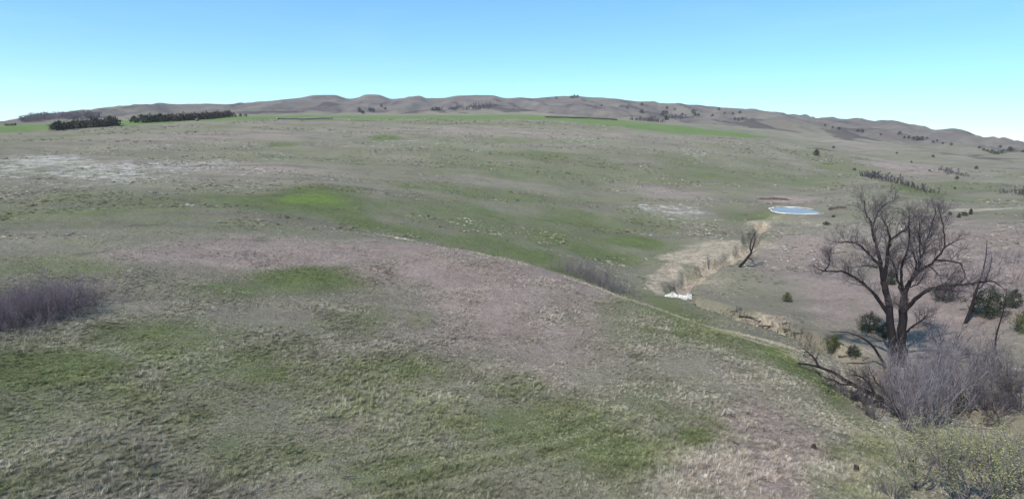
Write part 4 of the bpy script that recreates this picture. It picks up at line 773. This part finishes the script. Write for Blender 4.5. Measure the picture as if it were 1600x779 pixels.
JL = [('large dark juniper right of the leaning bare tree', 1, 1.1), ('dark juniper behind the low right limb of the cottonwood', 1, 1.1), ('dark juniper left of the cottonwood trunks', 1, 1.), ('olive juniper above the pale bank left of the cottonwood', 2, 1.), ('small dark juniper on the pale bank nearer the cottonwood', 1, 1.1), ('little olive juniper alone on the slope right of the creek', 2, 1.1), ('tall juniper at the right edge of the picture', 2, .9), ('narrow olive juniper near the bowed sapling', 2, .8),
 ('dark juniper seen through the fork of the left cottonwood trunk', 0, 1.), ('small dark juniper right behind the cottonwood base', 0, 1.), ('dark green juniper inside the thicket right of the grey shrubs', 2, 1.2), ('round juniper above the thicket on the right', 0, 1.2), ('grey-green juniper behind the bowed sapling top', 0, 1.),
 ('second small dark juniper from the left beside the dirt track', 0, 1.), ('low juniper between two others beside the dirt track', 1, 1.4), ('upright small juniper, rightmost beside the dirt track', 0, .8), ('faint small juniper, leftmost beside the dirt track', 1, 1.), ('round dark bush just below the pond', 1, 1.8), ('tiny dark bush between the pond and the dark soil bank', 1, 1.3), ('lone dark tree on the green slope above the pond', 0, 1.1)]
for i, ((x, y, h), (lb, k, w_)) in enumerate(zip(JUNIPERS, JL)):
    plant('juniper', jn[k], (x, y, float(ground(x, y))-.04), h, i*1.3, lb, 'juniper', 'junipers in the valley', w_)
# shelterbelts on the plateau
belt = [juniper_parts(80+i, 60, 10, .1, M[m_], 1.25) for i, m_ in enumerate(('cedar_green', 'cedar_brown', 'cedar_brown', 'cedar_brown'))]
for i, (x, y, h) in enumerate(SHELTERBELT):
    lb = 'green cedar at the left end of the short tree row' if i < 3 else 'brownish cedar in the short tree row by the green field'
    plant('cedar', belt[0 if i < 3 else 1+i % 3], (x, y, float(ground(x, y))-.1), h*1.08, i*2.1, lb, 'cedar', 'short cedar row on the plateau', 1.25)
for i, (x, y, h) in enumerate(SHELTERBELT_LONG):
    lb = 'lone dark cedar standing just left of the long tree row' if i == 0 else 'dark cedar in the long tree row on the plateau'
    plant('cedar', belt[0 if i < 8 and i % 2 == 0 else 1+i % 3], (x, y, float(ground(x, y))-.1), h*1.08, i*1.7, lb, 'cedar', 'long cedar row on the plateau', 1.3)
for i, (x, y, h) in enumerate(HILL_TREES):
    a = math.degrees(math.atan2(x, y))
    if i >= 60 and -26 > a: lb, gr = 'small dark tree just right of the long cedar row', 'trees at the end of the long cedar row'
    elif a < -5: lb, gr = 'small dark tree in the folds of the left buttes', 'trees in the butte folds'
    elif a < 8: lb, gr = 'tiny dark tree on the crest of the middle hills', 'trees on the middle crest'
    elif a < 24: lb, gr = 'small dark tree scattered over the hills behind the green field', 'trees behind the green field'
    elif a < 37.5: lb, gr = 'small dark juniper dotted over the right hillside', 'junipers on the right hillside'
    else: lb, gr = 'small dark juniper high near the right edge of the hills', 'junipers at the right edge of the hills'
    plant('hill_tree', js[i % 2], (x, y, float(ground(x, y))-.1), h*1.1, i*1.1, lb, 'tree', gr, 1.15)
# ---------------------------------------------------------------- thickets nobody could count
def thicket(key, label, mat, near, seed):
    n_, h, wd, L = THICKETS[key]; rg = np.random.default_rng(seed); L = np.array(L); b = MB()
    seg = np.linalg.norm(np.diff(L, axis=0), axis=1); cs = np.concatenate([[0], np.cumsum(seg)])/seg.sum()
    for i in range(n_):
        f = rg.random(); p = np.array([np.interp(f, cs, L[:, k]) for k in (0, 1)])+rg.normal(0, wd*.5, 2)
        z = float(ground(p[0], p[1])); hh = h*rg.uniform(.4, 1.15)*(1-.5*abs(2*f-1)**3)*(.75+.5*rg.random())
        if near:
            P, _ = branch_path(rg, (*p, z-.05), rg.normal(0, .26, 3)+np.array([0, 0, 1]), hh, 5, .12, .04); b.tube(P, np.linspace(.014, .006, 6), 3)
            ramify(rg, b, P, .02, .007, 2, [hh*.36, hh*.16], [8, 3], .8, .1, .14, .15, 3, .0055)
        else:
            P, _ = branch_path(rg, (*p, z-.1), rg.normal(0, .2, 3)+np.array([0, 0, 1]), hh, 3, .1, .05); b.tube(P, np.linspace(hh*.025, hh*.01, 4), 3)
            leaf_cloud(rg, b, P[1:], hh*.17, 7, 1.5)
    return tag(link('shrub_thicket', b.mesh('shrub_thicket', mat)), label, 'thicket', kind='stuff')
thicket('left', 'purple-grey leafless thicket at the left edge of the near slope', M['twig_plum'], True, 1)
thicket('crest', 'purple-grey bare thicket in the dip behind the grassy crest', M['twig_plum'], True, 2)
thicket('creek', 'dark low brush lining the creek channel towards the cottonwood', M['twig_dark'], True, 10)
thicket('slope', 'thin purple-grey brush scattered over the slope right of the cottonwood', M['twig_plum'], True, 12)
thicket('draw', 'dark bare thicket running down the draw on the right hillside', M['twig_far'], False, 3)
thicket('upper_draw', 'thin bare thicket higher on the right hillside', M['twig_far'], False, 4)
thicket('right_edge', 'dark thicket at the right edge of the valley', M['twig_far'], False, 5)
thicket('hill_hollow', 'dark low thicket at the far end of the green field', M['twig_far'], False, 6)
thicket('hill_gully', 'dark brush lining the gully behind the green field', M['twig_far'], False, 7)
thicket('hill_side', 'short dark line of brush on the hillside right of the field', M['twig_far'], False, 8)
thicket('butte_fold', 'dark brush in the fold below the flat-topped butte', M['twig_far'], False, 9)
b = MB(); rg = np.random.default_rng(21)
for (x, y, h) in FAR_WOOD:
    z = float(ground(x, y)); h *= 1.15; P, _ = branch_path(rg, (x, y, z-.3), (0, 0, 1), h*.6, 3, .08, .1); b.tube(P, np.linspace(.22, .1, 4), 4)
    C = np.array([x, y, z+h*.6])+rg.normal(0, 1, (40, 3))*np.array([h*.26, h*.26, h*.2]); leaf_cloud(rg, b, C, h*.1, 3, .4)
tag(link('far_wood', b.mesh('far_wood', M['twig_wood'])), 'greyish leafless wood on the far left hill', 'wood', kind='stuff')
# ---------------------------------------------------------------- hay bales
def bale_parts():
    rg = np.random.default_rng(4); k = 20; out = MB(); xs = [-.74, -.7, -.35, 0, .35, .7, .74]; rs = [.72, .82, .85, .86, .85, .82, .72]; th_ = np.arange(k)*2*math.pi/k
    V = np.concatenate([np.column_stack([np.full(k, a), r*np.cos(th_)*(1+rg.normal(0, .012, k)), r*np.sin(th_)*(1+rg.normal(0, .012, k))*.94]) for a, r in zip(xs, rs)])
    out.raw(np.vstack([V, [[-.74, 0, 0], [.74, 0, 0]]]), [(l*k+q, l*k+(q+1) % k, (l+1)*k+(q+1) % k, (l+1)*k+q) for l in range(6) for q in range(k)], [(q, 7*k, (q+1) % k) for q in range(k)]+[(6*k+q, 6*k+(q+1) % k, 7*k+1) for q in range(k)])
    return out.mesh('hay_bale', M['hay'])
bale = bale_parts(); bale_pale = bale.copy(); bale_pale.materials[0] = M['hay_pale']
BN = [('round hay bale in the long dark row on the green plateau field', 'long row of hay bales'), ('round hay bale in the pale row on the left part of the plateau', 'left row of hay bales'), ('round hay bale in the short dark row at the far left field', 'short row of hay bales')]
for (x0, y0, x1, y1), (lb, gr), s in zip(BALE_ROWS, BN, (1.15, .8, 1.3)):
    ln = math.hypot(x1-x0, y1-y0); n_ = max(4, int(ln/(1.55*s)))
    for i in range(n_):
        f = (i+.5)/n_; x = x0+(x1-x0)*f; y = y0+(y1-y0)*f
        o = link('hay_bale', bale_pale if s < 1 else bale, None, (x+rng.normal(0, .08), y+rng.normal(0, .08), float(ground(x, y))+.76*s)); o.scale = (s, s, s); o.rotation_euler = (rng.uniform(0, 6), 0, math.atan2(y1-y0, x1-x0)+rng.normal(0, .04)); tag(o, lb, 'hay bale', gr)
x, y, h = LONE_BALE[0]; o = link('hay_bale', bale, None, (x, y, float(ground(x, y))+.85)); o.scale = (1.1, 1.1, 1.1); tag(o, 'single hay bale on the plateau below the long cedar row', 'hay bale')
# ---------------------------------------------------------------- creek debris, sticks, stumps, rock, banks
def log_mesh(seed, kn=3):
    rg = np.random.default_rng(seed); b = MB(); P, _ = branch_path(rg, (-1, 0, .12), (1, 0, 0), 2., 8, .14, 0.); P[:, 2] = np.clip(P[:, 2], .05, .3); b.tube(P, np.linspace(.15, .05, 9)*rg.uniform(.85, 1.15, 9), 7)
    for i in range(kn):
        q = P[rg.integers(2, 8)]; d = np.array([rg.normal(0, .5), rg.choice([-1, 1]), .5]); S, _ = branch_path(rg, q, d, rg.uniform(.4, .8), 4, .2, 0.); b.tube(S, np.linspace(.05, .012, 5), 5)
    return b.mesh('log', M['dead_wood'])
LL = ['dark log lying across the creek bank below the white rock', 'dark broken log on the creek bed, second from the white rock', 'longest dark log lying along the creek bed', 'short dark log on the bank above the longest creek log', 'dark log right of the longest creek log', 'small log between two bigger ones on the creek bed', 'dark log under the pale bank left of the cottonwood', 'dark log below the junipers on the pale bank', 'dark log where the creek bends behind the green crest']
for i, (x, y, h, a) in enumerate(LOGS):
    o = link('driftwood_log', log_mesh(100+i), None, (x, y, float(ground(x, y))+.02)); s = max(.6, .8*h/.5); o.scale = (s*1.3, s*.7, s*.8); o.rotation_euler.z = a; tag(o, LL[i], 'log', 'logs along the creek')
SL = ['curved dark stick on the grass at the lower middle right', 'long thin stick on the bare patch at the bottom edge', 'dark stick on the pinkish bare ground near the fallen tree', 'short stick just right of the curved dark stick', 'pale stick in the matted grass at the lower middle', 'stick lying near the bottom edge left of the middle', 'thin stick beside the green patch at the lower middle', 'short stick at the upper edge of the pinkish bare patch', 'short stick in the grass at the lower left']
for i, (x, y, ln, a) in enumerate(STICKS):
    rg = np.random.default_rng(130+i); b = MB(); P, _ = branch_path(rg, (-ln*.5, 0, .1), (1, 0, 0), ln, 7, .16, 0.); P[:, 2] = .1+rg.uniform(0, .07, 8); b.tube(P, np.linspace(.035, .014, 8), 5)
    S, _ = branch_path(rg, P[4], (1, rg.choice([-1, 1]), .2), ln*.4, 4, .15, 0); b.tube(S, np.linspace(.018, .007, 5), 4)
    o = link('stick', b.mesh('stick', M['dead_wood']), None, (x, y, float(ground(x, y))+.05)); o.rotation_euler.z = a; tag(o, SL[i], 'stick', 'sticks on the grass')
for i, ((x, y, h), lb) in enumerate(zip(STUMPS, ('dark jagged broken stump on the grass left of the budding bushes', 'small dark stump on the grass below the fallen tree'))):
    rg = np.random.default_rng(150+i); b = MB(); th_ = np.arange(9)*2*math.pi/9; rings = []
    for z, r in ((-.1, .2), (.1, .15), (.5, .12), (1., .1)): rings.append(np.column_stack([r*np.cos(th_)*rg.uniform(.8, 1.2, 9), r*np.sin(th_)*rg.uniform(.8, 1.2, 9), np.full(9, z)+(rg.uniform(-.3, .15, 9) if z == 1. else 0)]))
    b.raw(np.vstack(rings+[[[0, 0, .5]]]), [(l*9+q, l*9+(q+1) % 9, (l+1)*9+(q+1) % 9, (l+1)*9+q) for l in range(3) for q in range(9)], [(27+q, 27+(q+1) % 9, 36) for q in range(9)])
    o = link('stump', b.mesh('stump', M['dark_soil'], False), None, (x, y, float(ground(x, y)))); o.scale = (1.2, 1.2, h*.65); o.rotation_euler = (.2, -.25, 0); tag(o, lb, 'stump')
def lump(name, mat, sx, sy, sz, seed, rough=.35, crescent=0., smooth=False):
    n1, n2 = 28, 10; u_ = np.linspace(0, 2*math.pi, n1, endpoint=False); V = []
    for l in range(n2):
        f = l/(n2-1); r = 1-f*f*.98; 
        for a in u_:
            k = 1+rough*float(fbm(np.array(3*math.cos(a)+f*2+seed), np.array(3*math.sin(a)+f), 3, seed)); x_ = r*k*math.cos(a); y_ = r*k*math.sin(a)+crescent*(1-x_*x_); V.append((x_*sx, y_*sy, (f**.8*k-.18)*sz))
    b = MB(); b.raw(V, [(l*n1+q, l*n1+(q+1) % n1, (l+1)*n1+(q+1) % n1, (l+1)*n1+q) for l in range(n2-1) for q in range(n1)]); return b.mesh(name, mat, smooth)
x, y, h = WHITE_ROCK[0]; root = empty('white_rock', (x, y, float(ground(x, y))-.05)); tag(root, 'jagged white rock lying in the creek bed behind the crest', 'rock')
for (dx, dy, sx, sy, sz, sd) in ((-1.2, .3, .9, .6, .75, 3), (-.2, -.1, 1.1, .6, .6, 5), (.9, -.2, .8, .5, .5, 8), (1.5, .1, .45, .4, .95, 12)):
    link('slab', lump('slab', M['white_rock'], sx, sy, sz, sd, .6), root, (dx, dy, 0))
for (x, y, h), lb, sx in zip(SOIL_BANKS, ('dark curved soil bank right of the pond', 'low dark earth ridge behind the pond'), (2.8, 6.)):
    o = link('soil_bank', lump('soil_bank', M['dark_soil'], sx, 1.0, 1.0, 9, .4, .8, True), None, (x, y, float(ground(x, y))-.1)); o.rotation_euler.z = -.3; o.scale = (1, 1, .9); tag(o, lb, 'bank')

# ---------------------------------------------------------------- thin haze over the whole land
hv = [(x, y, z) for z in (-150., 150.) for y in (-3500., 3500.) for x in (-3500., 3500.)]
hm = mesh_from('haze', hv, [[(0, 2, 3, 1), (4, 5, 7, 6), (0, 1, 5, 4), (1, 3, 7, 5), (3, 2, 6, 7), (2, 0, 4, 6)]], bpy.data.materials.new('haze'), False)
m = hm.materials[0]; m.use_nodes = True; m.node_tree.nodes.clear()
vo = m.node_tree.nodes.new('ShaderNodeVolumePrincipled'); vo.inputs['Color'].default_value = (.92, .94, 1., 1); vo.inputs['Density'].default_value = .0001; vo.inputs['Anisotropy'].default_value = .0
ou = m.node_tree.nodes.new('ShaderNodeOutputMaterial'); m.node_tree.links.new(vo.outputs[0], ou.inputs['Volume'])
tag(link('haze', hm), 'thin pale haze over the land', 'haze', kind='stuff')
